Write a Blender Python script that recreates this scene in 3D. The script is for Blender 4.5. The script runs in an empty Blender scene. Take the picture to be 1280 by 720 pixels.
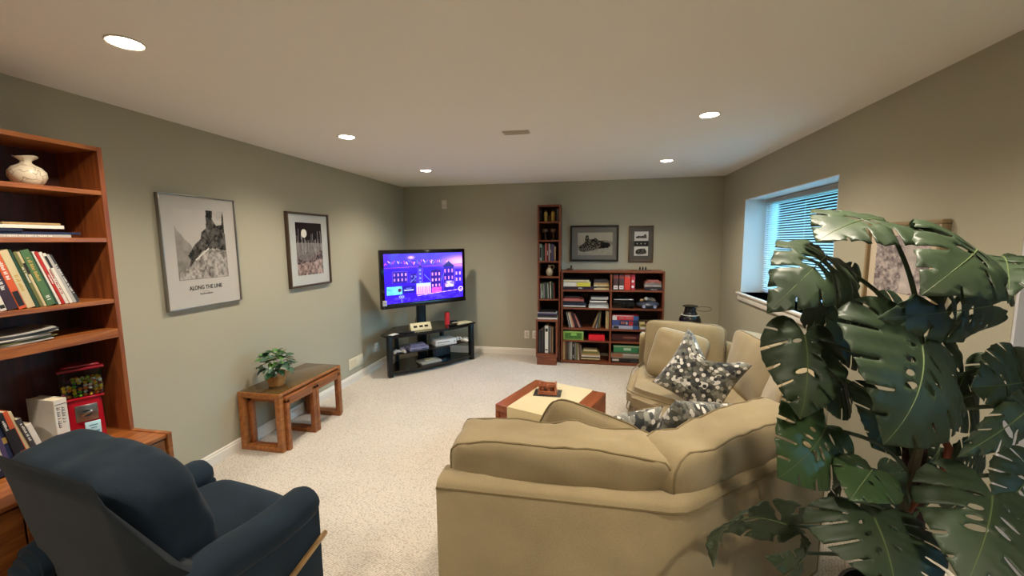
import bpy, bmesh, math, random
from math import sin, cos, pi, radians
from mathutils import Vector, Matrix, noise
from mathutils.geometry import delaunay_2d_cdt
import numpy as np

random.seed(7)
D = bpy.data
SC = bpy.context.scene
COL = SC.collection

def srgb(r, g=None, b=None):
    if isinstance(r, str):
        h = r.lstrip('#'); r, g, b = [int(h[i:i+2], 16) for i in (0, 2, 4)]
    f = lambda c: (c/255)/12.92 if c/255 <= .04045 else (((c/255)+.055)/1.055)**2.4
    return (f(r), f(g), f(b), 1.0)

# ---------------------------------------------------------------- camera
FOCAL_PX, CAM_LOC = 510.70, Vector((2.7413, -5.7254, 1.6301))
YAW, PITCH, ROLL = -0.192596, -0.112509, -0.00858
cd = D.cameras.new('camera'); cam = D.objects.new('camera', cd); COL.objects.link(cam)
fwd = Vector((sin(YAW)*cos(PITCH), cos(YAW)*cos(PITCH), sin(PITCH)))
rgt = Vector((cos(YAW), -sin(YAW), 0)); upv = rgt.cross(fwd)
r2 = rgt*cos(ROLL) + upv*sin(ROLL); u2 = -rgt*sin(ROLL) + upv*cos(ROLL)
cam.matrix_world = Matrix(((r2.x, u2.x, -fwd.x, CAM_LOC.x), (r2.y, u2.y, -fwd.y, CAM_LOC.y), (r2.z, u2.z, -fwd.z, CAM_LOC.z), (0, 0, 0, 1)))
cd.sensor_width = 36; cd.lens = FOCAL_PX/1280*36; cd.clip_start = .02
SC.camera = cam

# ---------------------------------------------------------------- world, exposure
w = D.worlds.new('world'); SC.world = w; w.use_nodes = True
nt = w.node_tree; bg = nt.nodes['Background']
tcw = nt.nodes.new('ShaderNodeTexCoord'); spw = nt.nodes.new('ShaderNodeSeparateXYZ'); crw = nt.nodes.new('ShaderNodeValToRGB')
crw.color_ramp.elements[0].position = .45; crw.color_ramp.elements[0].color = (.10, .30, .52, 1)
crw.color_ramp.elements[1].position = .62; crw.color_ramp.elements[1].color = (.16, .56, .92, 1)
mpw = nt.nodes.new('ShaderNodeMapRange'); mpw.inputs[1].default_value = -1; mpw.inputs[2].default_value = 1
nt.links.new(tcw.outputs['Generated'], spw.inputs[0]); nt.links.new(spw.outputs[2], mpw.inputs[0])
nt.links.new(mpw.outputs[0], crw.inputs[0]); nt.links.new(crw.outputs[0], bg.inputs[0])
WORLD_STRENGTH = 11.0
bg.inputs[1].default_value = WORLD_STRENGTH
SC.view_settings.view_transform = 'Standard'; SC.view_settings.look = 'None'
SC.view_settings.exposure = 1.17; SC.view_settings.gamma = 1.0
try: SC.view_settings.use_curve_mapping = False
except Exception: pass
LAMP_WATTS = 39.0
LAMP_COLOR = (1.0, .88, .72)

# ---------------------------------------------------------------- materials
MATS = {}
def newmat(name):
    m = D.materials.new(name); m.use_nodes = True
    return m, m.node_tree, m.node_tree.nodes['Principled BSDF']
def mat(name, col, rough=.6, metal=0, spec=.5, var=0, vscale=8, bump=0, bscale=60, sheen=0, emit=0, coat=0):
    if name in MATS: return MATS[name]
    m, nt, b = newmat(name)
    c = srgb(col) if isinstance(col, str) else col
    b.inputs['Base Color'].default_value = c; b.inputs['Roughness'].default_value = rough
    b.inputs['Metallic'].default_value = metal; b.inputs['Specular IOR Level'].default_value = spec
    b.inputs['Sheen Weight'].default_value = sheen; b.inputs['Coat Weight'].default_value = coat
    if emit: b.inputs['Emission Color'].default_value = c; b.inputs['Emission Strength'].default_value = emit
    if var or bump:
        tc = nt.nodes.new('ShaderNodeTexCoord')
    if var:
        n = nt.nodes.new('ShaderNodeTexNoise'); n.inputs['Scale'].default_value = vscale; n.inputs['Detail'].default_value = 4
        nt.links.new(tc.outputs['Object'], n.inputs['Vector'])
        mx = nt.nodes.new('ShaderNodeMix'); mx.data_type = 'RGBA'
        mx.inputs[6].default_value = tuple(x*(1-var) for x in c[:3])+(1,); mx.inputs[7].default_value = tuple(min(1, x*(1+var)) for x in c[:3])+(1,)
        nt.links.new(n.outputs['Fac'], mx.inputs[0]); nt.links.new(mx.outputs[2], b.inputs['Base Color'])
    if bump:
        n2 = nt.nodes.new('ShaderNodeTexNoise'); n2.inputs['Scale'].default_value = bscale; n2.inputs['Detail'].default_value = 3
        nt.links.new(tc.outputs['Object'], n2.inputs['Vector'])
        bp = nt.nodes.new('ShaderNodeBump'); bp.inputs['Strength'].default_value = bump; bp.inputs['Distance'].default_value = .01
        nt.links.new(n2.outputs['Fac'], bp.inputs['Height']); nt.links.new(bp.outputs[0], b.inputs['Normal'])
    MATS[name] = m; return m
def wood(name, c1, c2, axis=2, rough=.38, scale=5):
    if name in MATS: return MATS[name]
    m, nt, b = newmat(name)
    tc = nt.nodes.new('ShaderNodeTexCoord'); mp = nt.nodes.new('ShaderNodeMapping')
    s = [scale*4]*3; s[axis] = scale*.35; mp.inputs['Scale'].default_value = s
    n = nt.nodes.new('ShaderNodeTexNoise'); n.inputs['Scale'].default_value = 2.2; n.inputs['Detail'].default_value = 7; n.inputs['Distortion'].default_value = .7
    cr = nt.nodes.new('ShaderNodeValToRGB'); cr.color_ramp.elements[0].position = .36; cr.color_ramp.elements[1].position = .66
    cr.color_ramp.elements[0].color = srgb(c1); cr.color_ramp.elements[1].color = srgb(c2)
    nt.links.new(tc.outputs['Object'], mp.inputs[0]); nt.links.new(mp.outputs[0], n.inputs['Vector'])
    nt.links.new(n.outputs['Fac'], cr.inputs[0]); nt.links.new(cr.outputs[0], b.inputs['Base Color'])
    b.inputs['Roughness'].default_value = rough
    bp = nt.nodes.new('ShaderNodeBump'); bp.inputs['Strength'].default_value = .08; bp.inputs['Distance'].default_value = .004
    nt.links.new(n.outputs['Fac'], bp.inputs['Height']); nt.links.new(bp.outputs[0], b.inputs['Normal'])
    MATS[name] = m; return m
def fabric(name, c, weave=900, rough=.95, var=.12, bump=.25, vscale=3.5, sheen=.25):
    if name in MATS: return MATS[name]
    m, nt, b = newmat(name); c = srgb(c)
    tc = nt.nodes.new('ShaderNodeTexCoord')
    n = nt.nodes.new('ShaderNodeTexNoise'); n.inputs['Scale'].default_value = vscale; n.inputs['Detail'].default_value = 5
    n3 = nt.nodes.new('ShaderNodeTexNoise'); n3.inputs['Scale'].default_value = weave*.35; n3.inputs['Detail'].default_value = 2
    nt.links.new(tc.outputs['Object'], n.inputs['Vector']); nt.links.new(tc.outputs['Object'], n3.inputs['Vector'])
    ad = nt.nodes.new('ShaderNodeMath'); ad.operation = 'ADD'
    nt.links.new(n.outputs['Fac'], ad.inputs[0]); nt.links.new(n3.outputs['Fac'], ad.inputs[1])
    mr = nt.nodes.new('ShaderNodeMapRange'); mr.inputs[1].default_value = .6; mr.inputs[2].default_value = 1.4
    nt.links.new(ad.outputs[0], mr.inputs[0])
    mx = nt.nodes.new('ShaderNodeMix'); mx.data_type = 'RGBA'
    mx.inputs[6].default_value = tuple(x*(1-var) for x in c[:3])+(1,); mx.inputs[7].default_value = tuple(min(1, x*(1+var)) for x in c[:3])+(1,)
    nt.links.new(mr.outputs[0], mx.inputs[0]); nt.links.new(mx.outputs[2], b.inputs['Base Color'])
    b.inputs['Roughness'].default_value = rough; b.inputs['Specular IOR Level'].default_value = .2; b.inputs['Sheen Weight'].default_value = sheen
    bp = nt.nodes.new('ShaderNodeBump'); bp.inputs['Strength'].default_value = bump; bp.inputs['Distance'].default_value = .003
    nt.links.new(n3.outputs['Fac'], bp.inputs['Height']); nt.links.new(bp.outputs[0], b.inputs['Normal'])
    MATS[name] = m; return m
def glass(name, rough=.02, tint=(1, 1, 1, 1), thin=.08):
    m = D.materials.new(name); m.use_nodes = True; nt = m.node_tree
    for n in list(nt.nodes): nt.nodes.remove(n)
    o = nt.nodes.new('ShaderNodeOutputMaterial'); t = nt.nodes.new('ShaderNodeBsdfTransparent'); g = nt.nodes.new('ShaderNodeBsdfGlossy')
    f = nt.nodes.new('ShaderNodeFresnel'); f.inputs[0].default_value = 1.5; mx = nt.nodes.new('ShaderNodeMixShader')
    t.inputs[0].default_value = tint; g.inputs['Roughness'].default_value = rough
    nt.links.new(f.outputs[0], mx.inputs[0]); nt.links.new(t.outputs[0], mx.inputs[1]); nt.links.new(g.outputs[0], mx.inputs[2]); nt.links.new(mx.outputs[0], o.inputs[0])
    return m
def print_mat(name, emit=0, rough=.5):
    m, nt, b = newmat(name); a = nt.nodes.new('ShaderNodeAttribute'); a.attribute_name = 'ink'
    b.inputs['Roughness'].default_value = rough
    if emit:
        b.inputs['Base Color'].default_value = (.01, .01, .01, 1)
        nt.links.new(a.outputs['Color'], b.inputs['Emission Color']); b.inputs['Emission Strength'].default_value = emit
    else: nt.links.new(a.outputs['Color'], b.inputs['Base Color'])
    return m

# wall paint
def paint(name, c, bump=.05):
    return mat(name, c, rough=.85, spec=.25, var=.02, vscale=1.2, bump=bump, bscale=220)
M_WALL = paint('sage_paint', '#aca792'); M_CEIL = mat('ceiling_paint', '#f3efe8', rough=.95, spec=.1, bump=.12, bscale=160)
M_TRIM = mat('trim_paint', '#e4ddd0', rough=.45)
M_PALE = paint('pale_paint', '#c9c9cb')
M_TEAK = wood('teak', '#7c421f', '#a5642f', axis=1, rough=.33)
M_TEAKV = wood('teak_upright', '#733a1c', '#975529', axis=2, rough=.38)
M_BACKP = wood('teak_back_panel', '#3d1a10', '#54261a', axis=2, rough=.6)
M_CHER = wood('cherry', '#673320', '#82462b', axis=0, rough=.4)
M_CHERV = wood('cherry_upright', '#673320', '#82462b', axis=2, rough=.4)
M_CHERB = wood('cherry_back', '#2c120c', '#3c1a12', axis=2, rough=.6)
M_BENCH = wood('bench_wood', '#8a5226', '#ac6e38', axis=1, rough=.35)
M_BENCHD = wood('nested_wood', '#7c4522', '#9c5f32', axis=1, rough=.38)
M_BLACK = mat('black_plastic', '#0c0c0d', rough=.35); M_BLKG = mat('black_glass', '#050506', rough=.06, spec=.6)
M_BLKM = mat('black_metal', '#111112', rough=.4, metal=.3)
M_SOFA = fabric('sofa_linen', '#9c8c6b', var=.18, vscale=6)
M_PIPE = fabric('sofa_piping', '#80704f', var=.1)
M_NAVY = fabric('navy_chenille', '#1c2832', var=.3, vscale=9, sheen=.04)
M_NAVY2 = fabric('navy_back_cloth', '#252b30', var=.2, vscale=9, sheen=.05)
M_WHITE = mat('white_plastic', '#e8e6e0', rough=.4); M_PAGES = mat('paper_pages', '#d9cdb0', rough=.9, var=.12, vscale=90)

# carpet: loops in rows, beige with darker flecks
def carpet():
    m, nt, b = newmat('berber_carpet')
    tc = nt.nodes.new('ShaderNodeTexCoord'); mp = nt.nodes.new('ShaderNodeMapping'); mp.inputs['Rotation'].default_value = (0, 0, .35)
    mp.inputs['Scale'].default_value = (75, 105, 1)
    v = nt.nodes.new('ShaderNodeTexVoronoi'); v.voronoi_dimensions = '2D'; v.inputs['Scale'].default_value = 1; v.inputs['Randomness'].default_value = .45
    nt.links.new(tc.outputs['Object'], mp.inputs[0]); nt.links.new(mp.outputs[0], v.inputs['Vector'])
    cr = nt.nodes.new('ShaderNodeValToRGB'); e = cr.color_ramp.elements
    e[0].position = .0; e[0].color = srgb('#ddd4c7'); e[1].position = .85; e[1].color = srgb('#d3c9bb')
    k = e.new(.93); k.color = srgb('#cdc3b4'); k2 = e.new(.78); k2.color = srgb('#d9d0c2')
    sp = nt.nodes.new('ShaderNodeSeparateColor'); nt.links.new(v.outputs['Color'], sp.inputs[0]); nt.links.new(sp.outputs[0], cr.inputs[0])
    dk = nt.nodes.new('ShaderNodeMapRange'); dk.inputs[1].default_value = .25; dk.inputs[2].default_value = .75; dk.inputs[3].default_value = 1; dk.inputs[4].default_value = .60
    nt.links.new(v.outputs['Distance'], dk.inputs[0])
    mx = nt.nodes.new('ShaderNodeMix'); mx.data_type = 'RGBA'; mx.blend_type = 'MULTIPLY'; mx.inputs[0].default_value = 1
    nt.links.new(cr.outputs[0], mx.inputs[6]); nt.links.new(dk.outputs[0], mx.inputs[7])
    n = nt.nodes.new('ShaderNodeTexNoise'); n.inputs['Scale'].default_value = 2.5; n.inputs['Detail'].default_value = 3; nt.links.new(tc.outputs['Object'], n.inputs['Vector'])
    mr = nt.nodes.new('ShaderNodeMapRange'); mr.inputs[3].default_value = .92; mr.inputs[4].default_value = 1.08; nt.links.new(n.outputs['Fac'], mr.inputs[0])
    m2 = nt.nodes.new('ShaderNodeMix'); m2.data_type = 'RGBA'; m2.blend_type = 'MULTIPLY'; m2.inputs[0].default_value = 1
    nt.links.new(mx.outputs[2], m2.inputs[6]); nt.links.new(mr.outputs[0], m2.inputs[7]); nt.links.new(m2.outputs[2], b.inputs['Base Color'])
    bp = nt.nodes.new('ShaderNodeBump'); bp.invert = True; bp.inputs['Strength'].default_value = .8; bp.inputs['Distance'].default_value = .006
    nt.links.new(v.outputs['Distance'], bp.inputs['Height']); nt.links.new(bp.outputs[0], b.inputs['Normal'])
    b.inputs['Roughness'].default_value = 1; b.inputs['Specular IOR Level'].default_value = .1
    return m
M_CARPET = carpet()

# ---------------------------------------------------------------- mesh helpers
class MB:
    def __init__(s): s.bm = bmesh.new()
    def _add(s, t, mi=0, mtx=None):
        if mtx is not None: bmesh.ops.transform(t, matrix=mtx, verts=t.verts)
        for f in t.faces: f.material_index = mi
        me = D.meshes.new('tmp'); t.to_mesh(me); t.free(); s.bm.from_mesh(me); D.meshes.remove(me); return s
    def box(s, lo, hi, r=0, seg=2, mi=0, mtx=None):
        t = bmesh.new(); bmesh.ops.create_cube(t, size=1)
        lo, hi = Vector(lo), Vector(hi)
        for v in t.verts: v.co = Vector([lo[i]+(v.co[i]+.5)*(hi[i]-lo[i]) for i in range(3)])
        if r: bmesh.ops.bevel(t, geom=t.edges[:], offset=r, segments=seg, affect='EDGES', profile=.5, clamp_overlap=True)
        return s._add(t, mi, mtx)
    def cyl(s, c, r, h, n=24, r2=None, axis='z', mi=0, bev=0, mtx=None):
        t = bmesh.new(); bmesh.ops.create_cone(t, cap_ends=True, segments=n, radius1=r, radius2=r if r2 is None else r2, depth=h)
        if bev:
            bmesh.ops.bevel(t, geom=[e for e in t.edges if all(abs(abs(v.co.z)-h/2) < 1e-6 for v in e.verts)], offset=bev, segments=2, affect='EDGES')
        m = Matrix.Translation(Vector(c)) @ {'z': Matrix(), 'x': Matrix.Rotation(pi/2, 4, 'Y'), 'y': Matrix.Rotation(pi/2, 4, 'X')}[axis] @ Matrix.Translation((0, 0, h/2 if axis == 'z' else 0))
        bmesh.ops.transform(t, matrix=m, verts=t.verts); return s._add(t, mi, mtx)
    def lathe(s, prof, n=28, c=(0, 0, 0), mi=0, mtx=None, wob=None):
        t = bmesh.new(); rings = []
        for (r, z) in prof:
            rings.append([t.verts.new((c[0]+r*cos(2*pi*k/n), c[1]+r*sin(2*pi*k/n), c[2]+z+(wob(k/n, z) if wob else 0))) for k in range(n)])
        for a, b in zip(rings, rings[1:]):
            for k in range(n): t.faces.new((a[k], a[(k+1) % n], b[(k+1) % n], b[k]))
        for R, f in ((rings[0], 1), (rings[-1], 0)):
            if len(R): t.faces.new(R[::-1] if f else R)
        return s._add(t, mi, mtx)
    def tube(s, pts, r, n=8, mi=0, closed=False, mtx=None):
        pts = [Vector(p) for p in pts]; t = bmesh.new(); N = len(pts); rings = []
        rr = r if isinstance(r, (list, tuple)) else [r]*N
        prev = None
        for i, p in enumerate(pts):
            a = pts[(i-1) % N] if (closed or i) else p; b = pts[(i+1) % N] if (closed or i < N-1) else p
            d = (b-a).normalized() if (b-a).length > 1e-9 else Vector((0, 0, 1))
            if prev is None:
                u = d.orthogonal().normalized()
            else:
                u = prev - d*prev.dot(d); u = u.normalized() if u.length > 1e-6 else d.orthogonal().normalized()
            prev = u; v = d.cross(u)
            rings.append([t.verts.new(p + (u*cos(2*pi*k/n)+v*sin(2*pi*k/n))*rr[i]) for k in range(n)])
        prs = list(zip(rings, rings[1:])) + ([(rings[-1], rings[0])] if closed else [])
        for a, b in prs:
            for k in range(n): t.faces.new((a[k], a[(k+1) % n], b[(k+1) % n], b[k]))
        if not closed: t.faces.new(rings[0][::-1]); t.faces.new(rings[-1])
        bmesh.ops.recalc_face_normals(t, faces=t.faces[:])
        return s._add(t, mi, mtx)
    def prism(s, poly, z0, z1, mi=0, bev=0, seg=2, mtx=None):
        t = bmesh.new(); lo = [t.verts.new((x, y, z0)) for x, y in poly]; hi = [t.verts.new((x, y, z1)) for x, y in poly]; n = len(poly)
        t.faces.new(lo[::-1]); t.faces.new(hi)
        for k in range(n): t.faces.new((lo[k], lo[(k+1) % n], hi[(k+1) % n], hi[k]))
        bmesh.ops.recalc_face_normals(t, faces=t.faces[:])
        if bev: bmesh.ops.bevel(t, geom=t.edges[:], offset=bev, segments=seg, affect='EDGES', clamp_overlap=True)
        return s._add(t, mi, mtx)
    def sphere(s, c, r, sc=(1, 1, 1), u=16, v=10, mi=0, mtx=None):
        t = bmesh.new(); bmesh.ops.create_uvsphere(t, u_segments=u, v_segments=v, radius=r)
        for q in t.verts: q.co = Vector((q.co.x*sc[0], q.co.y*sc[1], q.co.z*sc[2]))+Vector(c)
        return s._add(t, mi, mtx)
    def sweep(s, path, prof, mi=0, caps=True, mtx=None):
        # path: plan points; prof: list of (inward offset, z), closed; mitred joints (inward = left of travel)
        P = [Vector(p) for p in path]; t = bmesh.new(); rings = []
        for i, p in enumerate(P):
            ds = []
            if i: ds.append((P[i]-P[i-1]).normalized())
            if i < len(P)-1: ds.append((P[i+1]-P[i]).normalized())
            ns = [Vector((-d.y, d.x)) for d in ds]; nn = sum(ns, Vector((0, 0))).normalized(); k = 1/max(.4, nn.dot(ns[0]))
            rings.append([t.verts.new((p.x+nn.x*k*o, p.y+nn.y*k*o, z)) for o, z in prof])
        m = len(prof)
        for a, b in zip(rings, rings[1:]):
            for k in range(m): t.faces.new((a[k], a[(k+1) % m], b[(k+1) % m], b[k]))
        if caps: t.faces.new(rings[0][::-1]); t.faces.new(rings[-1])
        bmesh.ops.recalc_face_normals(t, faces=t.faces[:])
        return s._add(t, mi, mtx)
    def mesh(s, name, mats, smooth=True, ang=35):
        me = D.meshes.new(name); s.bm.to_mesh(me); s.bm.free()
        for m in (mats if isinstance(mats, (list, tuple)) else [mats]): me.materials.append(m)
        if smooth:
            me.polygons.foreach_set('use_smooth', [True]*len(me.polygons))
            try: me.set_sharp_from_angle(angle=radians(ang))
            except Exception: pass
        me.update(); return me
    def obj(s, name, mats, parent=None, smooth=True, ang=35):
        return link(name, s.mesh(name, mats, smooth, ang), parent)

def link(name, data, parent=None):
    o = D.objects.new(name, data); COL.objects.link(o)
    if parent: o.parent = parent
    return o
def tag(o, label, cat, group=None):
    o['label'] = label; o['category'] = cat
    if group: o['group'] = group
    return o
def thing(name, label, cat, loc=(0, 0, 0), rz=0, group=None, rot=None):
    o = D.objects.new(name, None); COL.objects.link(o); o.location = loc; o.rotation_euler = rot or (0, 0, rz)
    o.empty_display_size = .1
    return tag(o, label, cat, group)
def struct(name, mb, m, parent=None, **k):
    o = mb.obj(name, m, parent, **k)
    if not parent: o['kind'] = 'structure'
    return o
def dup(root, loc, rot=None, label=None, group=None):
    r = root.copy(); COL.objects.link(r); r.location = loc
    if rot: r.rotation_euler = rot
    if label: r['label'] = label
    if group: r['group'] = group
    def rec(src, dst):
        for ch in list(src.children):
            c = ch.copy(); COL.objects.link(c); c.parent = dst; rec(ch, c)
    rec(root, r); return r
def smoothstep(a, b, x):
    t = np.clip((x-a)/(b-a), 0, 1); return t*t*(3-2*t)

def puff(W, H, T, n=14, k=7, puff_=.10, pb=None, pipe=.82, seed=0, wr=.006, front_only=False):
    """upholstered box cushion: width x, thickness y, height z (from 0); returns body MB and piping loops"""
    def f(p):
        a = max(abs(p.x), abs(p.y), abs(p.z)); nn = (abs(p.x)**k+abs(p.y)**k+abs(p.z)**k)**(1/k)
        q = p*(a/nn)
        g = (1-min(1, abs(q.x))**2)*(1-min(1, abs(q.z))**2)
        y = q.y*(T/2) + (puff_ if q.y > 0 else -(puff_ if pb is None else pb))*min(1, abs(q.y)*2)*g
        v = Vector((q.x*W/2*(1-.03*(1-abs(q.z))*abs(q.x)), y, (q.z+1)*H/2 + .012*(1-q.x*q.x)*(1 if q.z > 0 else 0)*abs(q.z)))
        d = noise.noise_vector(v*7+Vector((seed*3.1, seed, 0)))*wr + noise.noise_vector(v*18+Vector((seed, 0, 5)))*wr*.35
        return v+d
    b = MB(); t = bmesh.new(); bmesh.ops.create_cube(t, size=2)
    bmesh.ops.subdivide_edges(t, edges=t.edges[:], cuts=n, use_grid_fill=True)
    for v in t.verts: v.co = f(v.co.copy())
    b._add(t)
    loops = []
    for ys in (-pipe, pipe):
        pts = []
        for i in range(64):
            a = 2*pi*i/64; c, s_ = cos(a), sin(a); m = max(abs(c), abs(s_)); pts.append(f(Vector((c/m, ys, s_/m))))
        loops.append(pts)
    return b, loops

def raster(name, col, W, H, parent, m, loc, rot, d=0.0):
    """flat printed sheet: a grid of faces with a colour each; col is (rows, cols, 3) linear, row 0 at the top; lies in local XZ facing -Y"""
    h, wd = col.shape[:2]
    xs = np.linspace(-W/2, W/2, wd+1); zs = np.linspace(H/2, -H/2, h+1)
    X, Z = np.meshgrid(xs, zs); co = np.stack([X, np.zeros_like(X), Z], -1).reshape(-1, 3)
    idx = np.arange((wd+1)*(h+1)).reshape(h+1, wd+1)
    q = np.stack([idx[1:, :-1], idx[1:, 1:], idx[:-1, 1:], idx[:-1, :-1]], -1).reshape(-1, 4)
    me = D.meshes.new(name); me.vertices.add(len(co)); me.vertices.foreach_set('co', co.ravel())
    me.loops.add(q.size); me.loops.foreach_set('vertex_index', q.ravel().astype(np.int32))
    me.polygons.add(len(q)); me.polygons.foreach_set('loop_start', np.arange(0, q.size, 4, dtype=np.int32))
    try: me.polygons.foreach_set('loop_total', np.full(len(q), 4, dtype=np.int32))
    except Exception: pass
    me.update(calc_edges=True)
    at = me.color_attributes.new('ink', 'FLOAT_COLOR', 'CORNER')
    c4 = np.concatenate([col.reshape(-1, 3), np.ones((h*wd, 1))], 1); at.data.foreach_set('color', np.repeat(c4, 4, axis=0).ravel().astype(np.float32))
    me.materials.append(m); o = link(name, me, parent); o.location = loc; o.rotation_euler = rot; return o
def lin(r, g, b): return np.array(srgb(r, g, b)[:3])

def text(name, body, size, m, parent, loc, rot, align='CENTER', sx=1, ext=.0004, bold=0):
    c = D.curves.new(name, 'FONT'); c.body = body; c.size = size; c.align_x = align; c.align_y = 'CENTER'; c.extrude = ext; c.resolution_u = 3; c.offset = bold
    c.materials.append(m); o = D.objects.new(name, c); COL.objects.link(o); o.scale = (sx, 1, 1)
    bpy.context.view_layer.update()
    me = D.meshes.new_from_object(o); D.objects.remove(o); D.curves.remove(c)
    for v in me.vertices: v.co.x *= sx
    n = link(name, me, parent); n.location = loc; n.rotation_euler = rot; return n

# ================================================================ THE ROOM
W, H = 4.393, 2.44
YB, XR2 = -8.6, 6.6          # back of the room behind the camera, far side of the wider part
RET = -3.77                  # the right wall ends here and the room widens
struct('floor', MB().box((-.15, YB, -.1), (XR2, RET+.12, 0)).box((-.15, RET+.12, -.1), (W+.35, .15, 0)), M_CARPET, smooth=False)
struct('ceiling', MB().box((-.15, YB, H), (XR2, RET+.12, H+.12)).box((-.15, RET+.12, H), (W+.35, .15, H+.12)), M_CEIL, smooth=False)
struct('wall_left', MB().box((-.15, YB, 0), (0, .15, H)), M_WALL, smooth=False)
struct('wall_back', MB().box((0, 0, 0), (W+.35, .15, H)), M_WALL, smooth=False)
struct('wall_front', MB().box((0, YB-.12, 0), (XR2, YB, H)), M_WALL, smooth=False)
WY0, WY1, WZ0, WZ1, WD = -2.50, -.75, 1.045, 2.07, .30
wr = MB()
wr.box((W, RET, 0), (W+.35, 0, WZ0)).box((W, RET, WZ1), (W+.35, 0, H)).box((W, RET, WZ0), (W+.35, WY0, WZ1)).box((W, WY1, WZ0), (W+.35, 0, WZ1))
struct('wall_right', wr, M_WALL, smooth=False)
struct('wall_return', MB().box((W+.35, RET, 0), (XR2, RET+.12, H)).box((W+.002, RET-.012, 0), (W+.35, RET, H)), M_PALE, smooth=False)
struct('wall_side', MB().box((XR2, YB, 0), (XR2+.12, -6.0, H)).box((XR2, -5.5, 0), (XR2+.12, RET, H)).box((XR2, -6.0, 0), (XR2+.12, -5.5, 1.42)).box((XR2, -6.0, 1.78), (XR2+.12, -5.5, H)), M_WALL, smooth=False)
# baseboards with a stepped profile
BP = [(0, 0), (.016, 0), (.016, .070), (.010, .074), (.010, .086), (.004, .094), (0, .094)]
struct('baseboard_left', MB().sweep([(0, 0), (0, YB)], [(o, z) for o, z in BP]), M_TRIM, smooth=False)
struct('baseboard_back', MB().sweep([(W, 0), (0, 0)], BP), M_TRIM, smooth=False)
struct('baseboard_right', MB().sweep([(W, RET), (W, 0)], BP), M_TRIM, smooth=False)
# ---------------- window_1: sill, frame, pane
sill = MB().box((W-.035, WY0-.06, WZ0-.022), (W+WD, WY1+.06, WZ0), r=.006)
struct('trim_1', sill, M_TRIM)
struct('trim_2', MB().box((W-.02, WY0-.04, WZ0-.085), (W, WY1+.04, WZ0-.0225), r=.005), M_TRIM)
M_REVEAL = mat('white_reveal', '#dcdcd8', rough=.6)
struct('trim_3', MB().box((W+.001, WY1-.006, WZ0), (W+WD, WY1, WZ1)).box((W+.001, WY0, WZ0), (W+WD, WY0+.006, WZ1)).box((W+.001, WY0, WZ1-.006), (W+WD, WY1, WZ1)), M_REVEAL, smooth=False)
M_VINYL = mat('window_vinyl', '#e8e8e6', rough=.35)
wf = MB(); X0, X1 = W+WD-.055, W+WD+.03
for a, b in (((X0, WY0, WZ0), (X1, WY0+.05, WZ1)), ((X0, WY1-.05, WZ0), (X1, WY1, WZ1)), ((X0, WY0, WZ0), (X1, WY1, WZ0+.05)), ((X0, WY0, WZ1-.05), (X1, WY1, WZ1)), ((X0+.02, -2.20, WZ0), (X1, -2.15, WZ1))):
    wf.box(a, b, r=.004)
win = struct('window_1', wf, M_VINYL)
M_PANE = glass('window_glass')
for y0, y1 in ((WY0+.05, -2.20), (-2.15, WY1-.05)):
    MB().box((X1-.03, y0, WZ0+.05), (X1-.024, y1, WZ1-.05)).obj('pane', M_PANE, win, smooth=False)
# venetian blind hanging in the recess: headrail, slats, cords, bottom rail
M_SLAT = mat('blind_slat', '#dfe4ea', rough=.4)
_n = M_SLAT.node_tree; _t = _n.nodes.new('ShaderNodeBsdfTranslucent'); _t.inputs[0].default_value = (.8, .85, .9, 1); _x = _n.nodes.new('ShaderNodeMixShader'); _x.inputs[0].default_value = .45
_n.links.new(_n.nodes['Principled BSDF'].outputs[0], _x.inputs[1]); _n.links.new(_t.outputs[0], _x.inputs[2]); _n.links.new(_x.outputs[0], _n.nodes['Material Output'].inputs[0])
XB = W+WD-.085
bl = thing('window_blind', 'white horizontal slat blind hanging in the window recess', 'blind', (XB, (WY0+WY1)/2, WZ0+.01))
BW = (WY1-WY0)/2-.03; BH = WZ1-WZ0-.02
MB().box((-.022, -BW, BH-.045), (.022, BW, BH), r=.004).obj('headrail', mat('headrail', '#a9a59c', rough=.5), bl)
MB().box((-.018, -BW, .01), (.018, BW, .025), r=.004).obj('bottom_rail', M_SLAT, bl)
sm = bmesh.new(); prof = [(-.0125, -.0015), (-.006, .0010), (0, .0018), (.006, .0010), (.0125, -.0015)]
vs = [[sm.verts.new((x, y, z)) for x, z in prof] for y in (-BW, BW)]
for k in range(4): sm.faces.new((vs[0][k], vs[0][k+1], vs[1][k+1], vs[1][k]))
sme = D.meshes.new('slat'); sm.to_mesh(sme); sm.free(); sme.materials.append(M_SLAT)
nS = int((BH-.08)/.0235)
for i in range(nS):
    s = link('slat', sme, bl); s.location = (0, 0, .045+i*.0235); s.rotation_euler = (0, radians(-30), 0)
for y in (-BW*.75, 0, BW*.75):
    MB().tube([(-.014, y, .02), (-.014, y, BH-.03)], .0012, n=5).obj('ladder_cord', M_SLAT, bl)
MB().tube([(-.026, BW-.05, .40), (-.026, BW-.05, BH-.05)], .004, n=8).obj('tilt_wand', M_SLAT, bl)
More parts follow.
